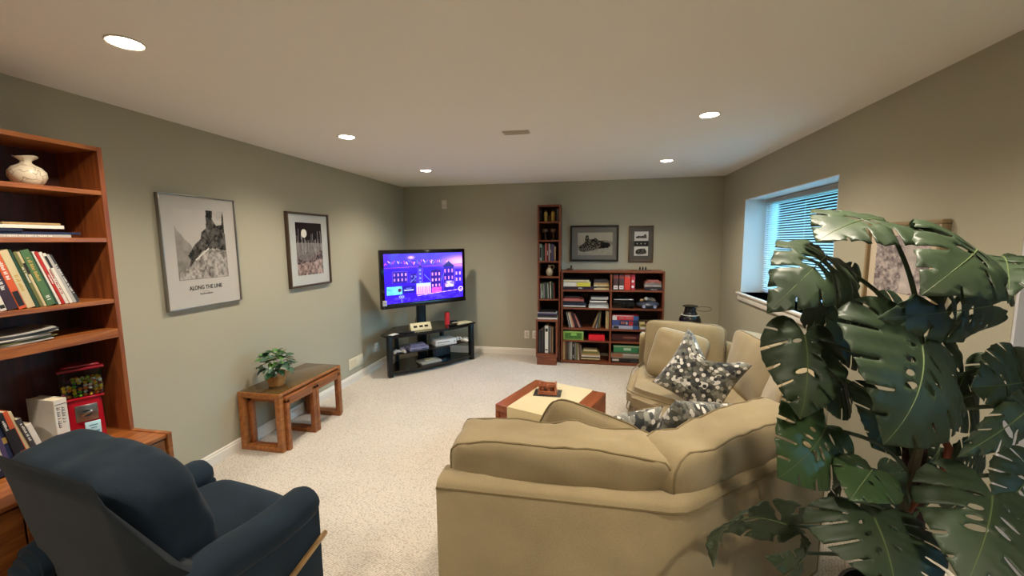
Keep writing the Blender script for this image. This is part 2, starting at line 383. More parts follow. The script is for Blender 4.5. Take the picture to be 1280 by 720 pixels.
# a hedge and lawn outside the window
M_HEDGE = mat('hedge_leaf', '#2d4a2c', rough=.8, var=.5, vscale=6)
struct('ground_outside', MB().box((XR2+.13, -14, .5), (16, 8, .7)).box((W+.36, RET+.2, .5), (XR2+.13, 8, .7)), mat('lawn', '#55703e', rough=1, var=.3, vscale=3), smooth=False)
hg = bmesh.new(); rnd = random.Random(5)
for i in range(5200):
    x, y, z = rnd.uniform(9.6, 10.6), rnd.uniform(-4, 8), .7+.95*rnd.random()**.8
    s = rnd.uniform(.03, .07); n = Vector((rnd.uniform(-1, 1), rnd.uniform(-1, 1), rnd.uniform(-.3, 1))).normalized(); u = n.orthogonal().normalized()*s; v = n.cross(u)
    c = Vector((x, y, z)); hg.faces.new([hg.verts.new(c+q) for q in (u, v*.6, -u, -v*.6)])
hm = D.meshes.new('hedge'); hg.to_mesh(hm); hg.free(); hm.materials.append(M_HEDGE)
ho = link('hedge', hm); tag(ho, 'green hedge seen in strips through the window blind', 'hedge'); ho['kind'] = 'stuff'

# ---------------- recessed ceiling lamps
M_BULB = mat('lamp_glow', (1, .86, .66, 1), emit=26)
def ceiling_lamp(x, y, label):
    t = thing('recessed_lamp', label, 'ceiling lamp', (x, y, H), group='recessed lamps in the ceiling')
    MB().lathe([(.054, -.0006), (.064, -.0006), (.066, -.003), (.062, -.006), (.056, -.004), (.054, -.0006)], n=32).obj('trim_ring', M_TRIM, t)
    MB().lathe([(.001, -.0075), (.046, -.0065), (.053, -.0035), (.053, -.001), (.001, -.001)], n=28).obj('bulb', M_BULB, t)
    ld = D.lights.new('lamp_light', 'SPOT'); ld.energy = LAMP_WATTS; ld.color = LAMP_COLOR; ld.spot_size = radians(145); ld.spot_blend = .85; ld.shadow_soft_size = .05
    lo = link('lamp_light', ld, t); lo.location = (0, 0, -.03)
    return t
for x, y, lb in ((.89, -1.26, 'recessed ceiling lamp in the far left corner above the television'), (.89, -2.79, 'recessed ceiling lamp between the two pictures on the left wall'),
                 (.89, -4.31, 'brightest recessed ceiling lamp above the left teak bookcase'), (3.48, -1.22, 'recessed ceiling lamp nearest the back wall above the low bookcase'),
                 (3.48, -2.77, 'recessed ceiling lamp on the right side, above the sofa'), (3.48, -4.31, 'recessed ceiling lamp above the large leafy plant, out of frame'),
                 (.89, -5.85, 'recessed ceiling lamp behind the blue armchair, out of frame'), (3.48, -5.85, 'recessed ceiling lamp behind the camera on the right, out of frame')):
    ceiling_lamp(x, y, lb)
# ceiling vent: thin slotted register
cv = thing('ceiling_vent', 'small slotted beige air vent in the middle of the ceiling', 'vent', (2.18, -2.63, H))
MB().box((-.10, -.045, -.006), (.10, .045, -.0005), r=.002).obj('frame', mat('vent_paint', '#cbbfae', rough=.6), cv)
for i in range(5): MB().box((-.088, -.036+i*.016, -.010), (.088, -.028+i*.016, -.0055)).obj('slat', MATS['vent_paint'], cv, smooth=False)
# wall register, outlets, plates
wv = thing('wall_register', 'cream wall air register above the left baseboard beside the wooden tables', 'vent', (0, -1.425, .225))
MB().box((.0005, -.145, -.065), (.006, .145, .065), r=.002).obj('frame', mat('register_cream', '#e6dcc2', rough=.5), wv)
for i in range(2):
    MB().box((.006, -.125+i*.13, -.045), (.009, -.005+i*.13, .045), r=.002).obj('damper_panel', mat('register_inner', '#d3c8aa', rough=.5) if i == 0 else MATS['register_cream'], wv)
for i in range(6): MB().box((.009, -.118, -.040+i*.015), (.0115, -.012, -.034+i*.015)).obj('louver', MATS['register_cream'], wv, smooth=False)
def outlet(loc, rz, label):
    t = thing('wall_outlet', label, 'outlet', loc, rz)
    MB().box((-.036, -.006, -.058), (.036, -.0005, .058), r=.002).obj('cover_plate', M_TRIM, t)
    for z in (-.02, .02): MB().box((-.014, -.009, z-.014), (.014, -.005, z+.014), r=.003).obj('socket', mat('socket_ivory', '#c9bfae', rough=.5), t)
outlet((1.838, 0, .30), 0, 'white wall outlet on the back wall, left of a matching plate')
outlet((1.955, 0, .30), 0, 'white wall outlet partly hidden by the tall narrow bookcase')
outlet((0, -.955, .28), pi/2, 'outlet plate painted like the left wall, beside the television stand')
pt = thing('wall_sensor', 'small white rectangular sensor box high on the back wall', 'sensor', (.637, 0, 2.175))
MB().box((-.040, -.02, -.062), (.040, -.0005, .062), r=.006).obj('housing', mat('sensor_grey', '#d5cec0', rough=.5), pt)
MB().box((-.022, -.0225, .01), (.022, -.0195, .035), r=.001).obj('lens', M_TRIM, pt)

# ================================================================ PICTURES
def grid(w, h):
    return np.meshgrid(np.linspace(0, 1, w), np.linspace(0, 1, h))
_rs = np.random.RandomState(4)
def fbm(w, h, sc, seed, oct=5):
    X, Y = grid(w, h); out = np.zeros((h, w)); amp = 1; tot = 0; rs = np.random.RandomState(seed)
    for o in range(oct):
        g = rs.rand(int(sc*2**o)+3, int(sc*2**o)+3); fx = X*(g.shape[1]-2); fy = Y*(g.shape[0]-2)
        ix, iy = fx.astype(int), fy.astype(int); tx, ty = fx-ix, fy-iy; tx = tx*tx*(3-2*tx); ty = ty*ty*(3-2*ty)
        out += amp*((g[iy, ix]*(1-tx)+g[iy, ix+1]*tx)*(1-ty)+(g[iy+1, ix]*(1-tx)+g[iy+1, ix+1]*tx)*ty); tot += amp; amp *= .55
    return out/tot
def inpoly(X, Y, P):
    ins = np.zeros(X.shape, bool); n = len(P)
    for i in range(n):
        x1, y1 = P[i]; x2, y2 = P[(i+1) % n]
        c = ((y1 > Y) != (y2 > Y)) & (X < (x2-x1)*(Y-y1)/((y2-y1) if abs(y2-y1) > 1e-9 else 1e-9)+x1); ins ^= c
    return ins
def tone(g, a, b):
    g = np.clip(g, 0, 1)[..., None]; return np.array(a)*(1-g)+np.array(b)*g
def segd(X, Y, x1, y1, x2, y2, asp=1):
    dx, dy = x2-x1, (y2-y1)*asp; t = np.clip(((X-x1)*dx+(Y-y1)*asp*dy)/(dx*dx+dy*dy+1e-9), 0, 1)
    return np.hypot(X-x1-t*dx, (Y-y1)*asp-t*dy)
INK = print_mat('printed_ink', rough=.45)
INKG = print_mat('printed_ink_under_glass', rough=.12)

def framed(name, label, cx, z, w, h, wall, fw, fd, fm, mm, group=None):
    """flat frame on a wall: fw = moulding width, fd = depth; local XZ, facing -Y"""
    loc, rz = ((0, cx, z), pi/2) if wall == 'left' else ((cx, 0, z), 0) if wall == 'back' else ((W, cx, z), -pi/2)
    t = thing(name, label, 'picture', loc, rz)
    f = MB()
    for a, b in (((-w/2, -fd, h/2-fw), (w/2, -.001, h/2)), ((-w/2, -fd, -h/2), (w/2, -.001, -h/2+fw)), ((-w/2, -fd, -h/2+fw), (-w/2+fw, -.001, h/2-fw)), ((w/2-fw, -fd, -h/2+fw), (w/2, -.001, h/2-fw))):
        f.box(a, b, r=min(fw, fd)*.2)
    f.obj('frame', fm, t)
    MB().box((-w/2+fw, -fd*.55, -h/2+fw), (w/2-fw, -.002, h/2-fw)).obj('mat_board', mm, t, smooth=False)
    return t, -fd*.55-.0006
# ---- poster: rock face above a railway line, title below
M_SILV = mat('silver_frame', '#8f8c86', rough=.3, metal=.7); M_POST = mat('poster_grey', '#b9b4ab', rough=.3, spec=.5)
pst, d = framed('framed_poster', 'large grey poster titled Along the Line with a rocky mountain photograph', -3.27, 1.578, .575, .775, 'left', .007, .03, M_SILV, M_POST)
gw, gh = 110, 136; X, Y = grid(gw, gh); n1, n2, n3 = fbm(gw, gh, 4, 1), fbm(gw, gh, 12, 2, 4), fbm(gw, gh, 26, 3, 3)
img = tone(.88-.25*Y+.08*n1, (0, 0, 0), (.62, .58, .52))
hill = Y > .30+.55*X*.9+.10*(n1-.5)*2-.1+(X > .3)*0
hill = Y > (.28+.52*np.minimum(X, .45)/.45*.75+.14*(n1-.5))
img[hill] = tone(.62-.35*Y+.35*(n2-.5), (.05, .05, .04), (.6, .55, .5))[hill]
m = inpoly(X, Y, [(.62, 0), (.98, 0), (1, .62), (.78, .56), (.62, .62), (.5, .7), (.22, .92), (.17, .9), (.25, .72), (.2, .66), (.35, .5), (.47, .42), (.5, .32), (.6, .26)])
img[m] = tone((n2-.40)*1.3+(n3-.5)*.8+.16, (.02, .02, .018), (.22, .20, .18))[m]
m = inpoly(X, Y, [(.76, 0), (.97, 0), (.93, .2), (.82, .22), (.74, .12)]); img[m] = tone(.5+.5*n2, (.1, .1, .1), (.62, .58, .53))[m]
m = inpoly(X, Y, [(.48, .60), (.7, .56), (1, .60), (1, 1), (0, 1), (.02, .9), (.25, .8)]) & (Y > .5)
img[m] = tone((n2-.38)*1.2+(n3-.45)*1.1+.42, (.06, .055, .05), (.50, .46, .41))[m]
img[segd(X, Y, .35, .72, .62, .56, 1.25) < .012] = (.65, .62, .56); img[segd(X, Y, .55, .58, .72, .42, 1.25) < .008] = (.02, .02, .02)
raster('photograph', img, .385, .486, pst, INKG, (.0, d, .052), (0, 0, 0))
M_INKD = mat('title_ink', '#2c2622', rough=.6)
text('title_text', 'ALONG THE LINE', .040, M_INKD, pst, (0, d, -.252), (pi/2, 0, 0), sx=.80, bold=.0009)
sb = MB()
for k in range(14): sb.box((-.050+k*.0072, d-.0004, -.302), (-.050+k*.0072+.0045, d+.0002, -.302+(.012 if k in (0, 4, 9) else .008)))
sb.box((-.03, d-.0004, -.282), (.022, d+.0002, -.2805)).obj('subtitle_print', M_INKD, pst, smooth=False)
# ---- moon print
M_DKF = mat('dark_wood_frame', '#4a3a2c', rough=.4); M_MAT2 = mat('pale_mat', '#b9bcb6', rough=.6)
mp_, d = framed('framed_print', 'narrow dark framed print of a white moon over bare trees', -2.14, 1.57, .60, .71, 'left', .018, .035, M_DKF, M_MAT2)
gw, gh = 84, 110; X, Y = grid(gw, gh); n1, n2, n3 = fbm(gw, gh, 5, 11), fbm(gw, gh, 14, 12, 4), fbm(gw, gh, 30, 13, 3)
img = tone(n1*.15, (.012, .010, .014), (.05, .04, .05)); m = Y > .36+.05*n1; img[m] = tone(.35+.5*(n3-.4), (.06, .05, .055), (.36, .33, .31))[m]
m = Y > .60+.10*np.sin(X*5)+.08*n1; img[m] = tone((n3-.4)*3+.2, (.02, .015, .025), (.24, .18, .18))[m]
m = Y > .80-.08*X+.1*(n1-.5); img[m] = tone((n2-.35)*2.2+.25, (.08, .05, .05), (.48, .36, .32))[m]
rr = random.Random(3)
for k in range(15):
    x = .05+.9*k/14+rr.uniform(-.02, .02); t0 = rr.uniform(.12, .35); b0 = rr.uniform(.5, .62)
    img[segd(X, Y, x, t0, x+rr.uniform(-.02, .02), b0, 1.3) < .007] = np.array((.5, .47, .44))*rr.uniform(.5, 1)
img[np.hypot(X-.30, (Y-.20)*1.3) < .105] = (.80, .80, .68)
raster('print_sheet', img, .375, .505, mp_, INKG, (0, d, .008), (0, 0, 0))
# ---- locomotive picture on the back wall
M_BLKF = mat('black_frame', '#17120f', rough=.4); M_GMAT = mat('grey_mat', '#6d6a63', rough=.35)
lp, d = framed('framed_print', 'wide black framed photograph of a steam locomotive above the low bookcase', 2.775, 1.60, .645, .485, 'back', .024, .03, M_BLKF, M_GMAT)
gw, gh = 120, 80; X, Y = grid(gw, gh); n1, n3 = fbm(gw, gh, 5, 21), fbm(gw, gh, 30, 23, 3)
img = tone(.8-.25*Y, (0, 0, 0), (.52, .48, .38)); m = Y > .30+.25*np.abs(X-.75)*1.2+.05*n1; img[m] = tone(.5+.3*(n3-.5), (.05, .05, .04), (.42, .38, .3))[m]
m = Y > .78-.25*X; img[m] = tone(.55+.5*(n3-.5), (.1, .1, .08), (.50, .46, .37))[m]
m = inpoly(X, Y, [(.05, .82), (.04, .62), (.12, .55), (.2, .42), (.23, .12), (.31, .1), (.33, .3), (.45, .28), (.5, .22), (.6, .34), (.75, .38), (.90, .45), (.95, .58), (.88, .68), (.6, .72), (.4, .8), (.2, .86)])
img[m] = tone((n3-.45)*2.4+.1, (.015, .015, .012), (.22, .20, .16))[m]
m = inpoly(X, Y, [(.66, .40), (.92, .48), (.94, .56), (.85, .66), (.66, .68)]); img[m] = tone((n3-.5)*1, (.01, .01, .01), (.08, .07, .06))[m]
for cx in (.12, .22, .34, .46, .56): 
    r = np.hypot(X-cx, (Y-.74)*.66); img[(r < .045) & (r > .03)] = (.20, .18, .15)
raster('photograph', img, .465, .305, lp, INKG, (.01, d, -.008), (0, 0, 0))
# ---- double picture
sp_, d = framed('framed_print', 'small brown framed picture holding two train photographs, right of the locomotive', 3.387, 1.592, .318, .475, 'back', .018, .03, mat('brown_frame', '#5a4430', rough=.45), mat('dark_mat', '#4d4a43', rough=.45))
for k, zz in enumerate((.098, -.100)):
    gw, gh = 60, 40; X, Y = grid(gw, gh); n3 = fbm(gw, gh, 16, 31+k, 3); img = tone(.9-.1*Y, (0, 0, 0), (.72, .70, .66))
    P = [(.1, .72), (.12, .55), (.3, .45), (.45, .5), (.7, .4), (.72, .28), (.85, .3), (.9, .72)] if k == 0 else [(.08, .75), (.12, .4), (.3, .25), (.75, .2), (.88, .45), (.9, .8), (.3, .9)]
    m = inpoly(X, Y, P); img[m] = tone((n3-.4)*2, (.02, .02, .02), (.25, .24, .22))[m]
    raster('photograph', img, .178, .122, sp_, INKG, (.002, d, zz), (0, 0, 0))
MB().box((-.09, d-.001, -.032), (.094, d+.001, .03)).obj('plaque', M_BLACK, sp_, smooth=False)
for x in (-.05, .0, .05): MB().cyl((x, d-.002, 0), .006, .003, 12, axis='y').obj('stud', M_TRIM, sp_)
# ---- picture on the right wall behind the plant
rp, d = framed('framed_print', 'pale wood framed print on the right wall, half hidden behind the plant', -3.17, 1.49, .54, .46, 'right', .022, .04, mat('pale_wood_frame', '#8f7c5c', rough=.5), mat('cream_mat', '#cdbfa8', rough=.5))
gw, gh = 70, 60; X, Y = grid(gw, gh); n1, n3 = fbm(gw, gh, 6, 41), fbm(gw, gh, 20, 43, 3)
img = tone((n3-.35)*1.8+.2, (.10, .08, .09), (.55, .48, .45)); m = inpoly(X, Y, [(.6, 0), (.9, 0), (.7, 1), (.5, 1)]); img[m] = tone(n1, (.3, .27, .25), (.7, .62, .58))[m]
raster('print_sheet', img, .39, .31, rp, INK, (0, d, 0), (0, 0, 0))

# ================================================================ BOOKS
BCOL = {'white': '#d8d2c6', 'cream': '#c9b88f', 'black': '#17151a', 'dark grey': '#3a383a', 'grey': '#77746f', 'pale grey': '#a9a69f', 'red': '#b02418', 'dark red': '#5c1a16', 'orange': '#c8552a',
        'brown': '#5b3a24', 'tan': '#a98a5c', 'dark green': '#22402a', 'green': '#4a6b42', 'olive': '#6a6a3a', 'navy': '#1d2748', 'blue': '#3c5690', 'plum': '#35222e', 'pink': '#b0655c', 'yellow': '#c9b53a', 'purple': '#4a3f66', 'dark blue': '#1a2238'}
def bmat(c): return mat('cover_'+c.replace(' ', '_'), BCOL[c], rough=.45, var=.10, vscale=25)
def book_mesh(t, dp, h, c):
    """thickness x, depth y (spine at y=0 facing -Y), height z"""
    cv = .0022
    a = MB().box((0, .002, 0), (cv, dp, h)).box((t-cv, .002, 0), (t, dp, h)).box((0, 0, 0), (t, .003, h), r=.0012, seg=1)
    b = MB().box((cv, .003, .003), (t-cv, dp-.004, h-.003))
    return a.mesh('cover', bmat(c), smooth=False), b.mesh('pages', M_PAGES, smooth=False)
BAND = [mat('spine_gold', '#b79a52', rough=.4), mat('spine_white', '#d9d6cf', rough=.5), mat('spine_dark', '#1a1a1c', rough=.5), mat('spine_red', '#a3281c', rough=.5)]
def book(t, dp, h, c, loc, rot, label, group, band=None, cat='book', name='book'):
    o = thing(name, label, cat, loc, rot=rot, group=group)
    a, b = book_mesh(t, dp, h, c); link('cover', a, o); link('pages', b, o)
    if band:
        for (mi, z0, z1) in band:
            if mi != 2 and h*(z1-z0) > .03:
                gb_ = MB(); gr = random.Random(int(z0*100)+mi); z = h*z0
                while z < h*z1-.006:
                    zz = z+gr.uniform(.003, .006); gb_.box((t*.30, -.0005, z), (t*gr.choice([.62, .70, .74]), .0006, zz)); z = zz+gr.choice([.0018, .0018, .002, .007])
                gb_.obj('spine_title', BAND[mi], o, smooth=False); continue
            MB().box((t*.12, -.0006, h*z0), (t*.88, .0008, h*z1)).obj('spine_label', BAND[mi], o, smooth=False)
    return o
ORD = ['first', 'second', 'third', 'fourth', 'fifth', 'sixth', 'seventh', 'eighth', 'ninth', 'tenth', 'eleventh', 'twelfth', 'thirteenth', 'fourteenth', 'fifteenth', 'sixteenth']
def frame_xy(kind, ox, oy):
    # local row coordinates (u along the shelf, v outwards from the back) -> world
    if kind == 'left': return (lambda u, v: (v, u)), pi/2
    return (lambda u, v: (u, -v)), 0
def row(kind, u, v, z, specs, lean, place, group, dp=None, jit=.004, cat='book', name='book'):
    """books side by side; v = how far their spines stand out; lean in degrees, positive = tops to the left"""
    f, rz = frame_xy(kind, 0, 0); rnd = random.Random(int(abs(u)*1000)); n = 0; seen = {}
    for k, (c, t, h, *rest) in enumerate(specs):
        L = radians(rest[1] if len(rest) > 1 else lean); D_ = (dp or .16)+rnd.uniform(-.01, .01)
        band = rest[0] if rest else None
        v1 = v+rnd.uniform(-jit, jit)
        lab = f'{c} {cat}, {ORD[k]} from the left {place}'
        if L >= 0:
            x, y = f(u+t*0, v1); o = book(t, D_, h, c, (x, y, z+.0004), (0, -L, rz), lab, group, band, cat, name); u += t/cos(L)+.0008
        else:
            u += t/cos(L)+.0008; x, y = f(u, v1)
            # pivot at the lower right corner
            xo, yo = f(u-t*cos(L), v1); o = book(t, D_, h, c, (xo, yo, z+.0004-t*sin(L)*0+t*sin(-L)), (0, -L, rz), lab, group, band, cat, name)
    return u
def stack(kind, u, v, z, specs, place, group, cat='book', name='book', jit=.006):
    """flat pile from the bottom up: (colour, thickness, width along the shelf, spine shift[, bands])"""
    f, rz = frame_xy(kind, 0, 0); rnd = random.Random(int(abs(u)*777)); N = len(specs)
    for k, (c, t, wd, sh, *rest) in enumerate(specs):
        pos = 'lowest' if k == 0 else 'topmost' if k == N-1 else ORD[k]+' from the bottom'
        lab = f'{c} {cat} {pos} in the {place}'
        x, y = f(u+sh, v+rnd.uniform(-jit, jit))
        # rotate about Y by +90: local z (height) runs along +u, thickness x -> down
        o = book(t, .17+rnd.uniform(-.02, .01), wd, c, (x, y, z+t+.0004), (0, pi/2, rz), lab, group, rest[0] if rest else None, cat, name); z += t+.0006
    return z

# ================================================================ LEFT TEAK BOOKCASE
LY0, LY1, UX, BX, BZ = -4.86, -4.012, .28, .53, .63
bc = thing('bookcase', 'tall teak bookcase on a deeper base cabinet against the left wall', 'bookcase', (0, LY1, 0))
def lb(lo, hi, nm, m, r=.002, parent=bc):   # world coordinates, relative to the bookcase's own origin
    return MB().box((lo[0], lo[1]-LY1, lo[2]), (hi[0], hi[1]-LY1, hi[2]), r=r).obj(nm, m, parent, smooth=False)
lb((.001, LY0, BZ), (UX, LY0+.022, 2.125), 'side_panel', M_TEAKV); lb((.001, LY1-.022, BZ), (UX, LY1, 2.125), 'side_panel', M_TEAKV)
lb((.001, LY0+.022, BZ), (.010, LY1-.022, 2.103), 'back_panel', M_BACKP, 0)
lb((.001, LY0+.022, 2.103), (UX, LY1-.022, 2.125), 'top_panel', M_TEAK)
SH = [1.906, 1.668, 1.350]
for z in SH: lb((.010, LY0+.022, z-.022), (UX-.002, LY1-.022, z), 'shelf', M_TEAK)
lb((.010, LY0+.022, 1.146), (UX, LY1-.022, 1.192), 'thick_shelf', M_TEAK)
# base cabinet
CY0 = -5.75
lb((.001, LY1-.024, .0), (BX, LY1, BZ), 'base_side', M_TEAK); lb((.001, CY0, .0), (BX, CY0+.024, BZ), 'base_side', M_TEAK)
lb((.001, CY0+.024, BZ-.024), (BX-.006, LY1-.024, BZ-.004), 'base_top', M_TEAK)
lb((.001, CY0+.024, .02), (.03, LY1-.024, BZ-.024), 'base_back', M_BACKP, 0)
lb((.03, CY0+.024, .0), (BX-.05, LY1-.024, .06), 'plinth', M_TEAK, 0)
DW = (LY1-CY0-.048)/3
for i in range(3):
    for j in range(2):
        y0 = CY0+.024+i*DW; z0 = .065+j*.27
        dr = lb((.05, y0+.003, z0), (BX-.014, y0+DW-.003, z0+.262), 'drawer', M_TEAK)
        MB().box((BX-.014, y0+DW/2-.09-LY1, z0+.225), (BX-.004, y0+DW/2+.09-LY1, z0+.245), r=.003).obj('pull', M_TEAKV, dr)
# second upper section to the left (mostly out of frame)
b2 = thing('bookcase', 'teak bookcase section left of the tall one, out of frame', 'bookcase', (0, LY0-.004, 0))
for lo, hi, nm, m in (((.001, -.85, BZ), (UX, -.828, 2.125), 'side_panel', M_TEAKV), ((.001, -.022, BZ), (UX, 0, 2.125), 'side_panel', M_TEAKV), ((.001, -.828, BZ), (.010, -.022, 2.10), 'back_panel', M_BACKP),
                      ((.001, -.828, 2.103), (UX, -.022, 2.125), 'top_panel', M_TEAK), ((.01, -.828, 1.646), (UX, -.022, 1.668), 'shelf', M_TEAK), ((.01, -.828, 1.146), (UX, -.022, 1.192), 'shelf', M_TEAK)):
    MB().box(lo, hi, r=.0015).obj(nm, m, b2, smooth=False)
# vase
def crazed():
    m, nt, b = newmat('cream_marbled_glaze'); tc = nt.nodes.new('ShaderNodeTexCoord')
    v = nt.nodes.new('ShaderNodeTexVoronoi'); v.feature = 'DISTANCE_TO_EDGE'; v.inputs['Scale'].default_value = 11
    n = nt.nodes.new('ShaderNodeTexNoise'); n.inputs['Scale'].default_value = 9; n.inputs['Detail'].default_value = 5
    mx0 = nt.nodes.new('ShaderNodeMix'); mx0.data_type = 'RGBA'; mx0.inputs[0].default_value = .25
    nt.links.new(tc.outputs['Object'], n.inputs['Vector']); nt.links.new(tc.outputs['Object'], mx0.inputs[6]); nt.links.new(n.outputs['Color'], mx0.inputs[7]); nt.links.new(mx0.outputs[2], v.inputs['Vector'])
    cr = nt.nodes.new('ShaderNodeValToRGB'); cr.color_ramp.elements[0].color = srgb('#8f7a5e'); cr.color_ramp.elements[0].position = .0; cr.color_ramp.elements[1].color = srgb('#e9dcc2'); cr.color_ramp.elements[1].position = .035
    nt.links.new(v.outputs['Distance'], cr.inputs[0]); nt.links.new(cr.outputs[0], b.inputs['Base Color']); b.inputs['Roughness'].default_value = .35; return m
va = thing('vase', 'round cream ceramic vase with a narrow neck on the top shelf', 'vase', (.165, -4.245, SH[0]+.0005))
va.scale = (.93, .93, .97)
vp = [(.030, 0), (.040, .002), (.058, .020), (.069, .045), (.067, .068), (.052, .088), (.030, .100), (.021, .108), (.020, .118), (.030, .128), (.043, .136), (.044, .139), (.040, .138), (.024, .128), (.016, .116)]
MB().lathe(vp, n=40, wob=lambda a, z: (.004*sin(a*4*pi+1) if z > .125 else 0)).obj('body', crazed(), va, ang=60)
# flat books on the second shelf
stack('left', -4.525, .245, SH[1], [('pale grey', .014, .335, .03, [(1, .3, .8)]), ('navy', .011, .375, .03), ('dark blue', .014, .25, -.06), ('white', .016, .24, .10), ('tan', .010, .20, .13)], 'stack on the second teak shelf', 'flat books on the second shelf')
# leaning books on the third shelf (left to right)
b3 = [('dark grey', .030, .255, None, 6), ('grey', .026, .26, None, 8), ('blue', .022, .24, None, 9), ('white', .020, .235, [(0, .55, .8)], 11), ('white', .020, .225, [(2, .05, .12)], 12), ('plum', .034, .262, [(1, .35, .7)], 13), ('orange', .026, .272, [(1, .5, .85), (2, .05, .3)], 14), ('cream', .028, .268, [(0, .3, .6)], 14), ('dark green', .014, .272, None, 15), ('olive', .012, .262, [(1, .45, .75)], 15),
      ('cream', .010, .262, [(2, .6, .8)], 15), ('green', .030, .268, [(1, .1, .22), (0, .45, .9)], 15), ('dark green', .010, .255, None, 16), ('white', .010, .262, None, 16), ('red', .012, .262, [(1, .4, .6)], 17), ('white', .013, .260, [(3, .2, .7)], 17)]
u0 = -4.545
ORD += ['seventeenth', 'eighteenth', 'nineteenth', 'twentieth']
e = row('left', u0, .255, SH[2], b3, 14, 'among the leaning books on the third shelf', 'leaning books on the third shelf', dp=.17, jit=.003)
row('left', e, .255, SH[2], [('white', .013, .255, [(2, .72, .95)], 18), ('pale grey', .014, .25, None, 19), ('dark grey', .014, .248, [(1, .2, .85)], 20)], 18, 'ending the leaning row on the third shelf', 'leaning books on the third shelf', dp=.17)
# papers and magazines on the fourth (thick) shelf
pg = [('pale grey', .006, .30, .00), ('olive', .005, .28, .02), ('grey', .006, .27, .01), ('white', .004, .25, .04), ('dark grey', .006, .30, .02), ('pale grey', .004, .22, .06)]
zz = 1.192
for k, (c, t, wd, sh) in enumerate(pg):
    bend = lambda q: 0
    o = thing('magazine', f'{c} magazine {"lowest" if k == 0 else "topmost" if k == 5 else ORD[k]+" from the bottom"} in the loose pile on the thick shelf', 'magazine', (.145, -4.43+sh, zz+.0005), rz=radians([-3, 5, -6, 8, 2, -9][k]), group='loose magazines on the thick shelf')
    b = MB(); t_ = bmesh.new(); n = 10; vv = []
    for top in (0, 1):
        vv.append([[t_.verts.new((-.11+.22*i, -wd/2+wd*j/n, .001+top*t+.010*max(0, j/n-.35)**2*(1+k*.5))) for j in range(n+1)] for i in (0, 1)])
    for j in range(n):
        t_.faces.new((vv[1][0][j], vv[1][1][j], vv[1][1][j+1], vv[1][0][j+1])); t_.faces.new((vv[0][0][j], vv[0][0][j+1], vv[0][1][j+1], vv[0][1][j]))
        for i in (0, 1): t_.faces.new((vv[0][i][j], vv[1][i][j], vv[1][i][j+1], vv[0][i][j+1]))
    for j in (0, n): t_.faces.new((vv[0][0][j], vv[0][1][j], vv[1][1][j], vv[1][0][j]))
    bmesh.ops.recalc_face_normals(t_, faces=t_.faces[:]); b._add(t_); b.obj('pages', bmat(c), o)
    zz += t+.0015+.001*(1+k*.2)
# books on the cabinet top
b5 = [('dark grey', .032, .335, None, 2), ('black', .030, .33, None, 3), ('dark red', .028, .31, [(0, .3, .7)], 4), ('plum', .03, .31, None, 4), ('dark blue', .034, .315, [(1, .1, .4)], 5), ('white', .012, .285, None, 7), ('purple', .014, .29, None, 8), ('navy', .020, .285, [(0, .5, .6)], 9),
      ('black', .018, .285, [(1, .70, .88)], 10), ('orange', .026, .285, [(2, .3, .7)], 12), ('cream', .015, .28, None, 13), ('dark grey', .018, .24, [(1, .5, .9)], 14), ('white', .020, .20, None, 14)]
e = row('left', -4.655, .24, BZ, b5, 8, 'in the row on the base cabinet', 'books standing on the base cabinet', dp=.17)
o = book(.050, .17, .268, 'white', (.245, -4.312, BZ+.0005), (0, 0, pi/2), 'thick white book with black title standing beside the red candy machine', 'books standing on the base cabinet', None)
gl = MB(); gr = random.Random(6)
for cx, z0, z1 in ((.034, .150, .228), (.016, .125, .232)):
    z = z1
    while z > z0:
        hh = gr.uniform(.004, .007); wv = gr.choice([.006, .006, .0075])
        gl.box((cx-wv, -.0008, z-hh), (cx-wv+.003, .0004, z)).box((cx-wv, -.0008, z-hh), (cx+wv*.8, .0004, z-hh+.0022)); z -= hh+gr.choice([.0025, .0025, .009])
gl.box((.004, -.0008, .242), (.046, .0004, .245)).obj('title_print', M_INKD, o, smooth=False)
# candy machine
M_RED = mat('glossy_red', '#b01020', rough=.22, coat=.5); M_CLEAR = glass('candy_glass')
M_CHR = mat('brushed_metal', '#9a958f', rough=.28, metal=.85)
GX, GY, GR = .152, -4.140, radians(62)
gm = thing('candy_machine', 'red candy dispenser with a clear box of coloured candy on the cabinet', 'candy machine', (GX, GY, BZ), rz=GR)
body = MB(); t_ = bmesh.new()
ring = lambda w_, d_, z_: [t_.verts.new((x, y, z_)) for x, y in ((-w_, -d_), (w_, -d_), (w_, d_), (-w_, d_))]
R_ = [ring(.066, .062, .0015), ring(.066, .062, .03), ring(.062, .058, .20), ring(.056, .053, .222)]
t_.faces.new(R_[0][::-1]); t_.faces.new(R_[-1])
for a, b in zip(R_, R_[1:]):
    for k in range(4): t_.faces.new((a[k], a[(k+1) % 4], b[(k+1) % 4], b[k]))
bmesh.ops.recalc_face_normals(t_, faces=t_.faces[:])
bmesh.ops.bevel(t_, geom=t_.edges[:], offset=.006, segments=3, affect='EDGES', clamp_overlap=True); body._add(t_); body.obj('base', M_RED, gm)
MB().box((-.038, -.067, .105), (.044, -.056, .190), r=.004).obj('coin_plate', M_CHR, gm)
kn = MB().cyl((.003, -.074, .150), .018, .014, 24, axis='y').box((-.020, -.086, .144), (.026, -.078, .156), r=.004, mtx=Matrix.Translation((0, 0, .150)) @ Matrix.Rotation(radians(-18), 4, 'Y') @ Matrix.Translation((0, 0, -.150))); kn.obj('crank_knob', mat('chrome', '#d9d7d2', rough=.12, metal=1), gm)
MB().box((-.010, -.0705, .028), (.048, -.063, .098), r=.007).obj('sticker', mat('pale_blue_sticker', '#bfe6ee', rough=.35), gm)
M_BLUI = mat('blue_ink', '#4f8aa0', rough=.5)
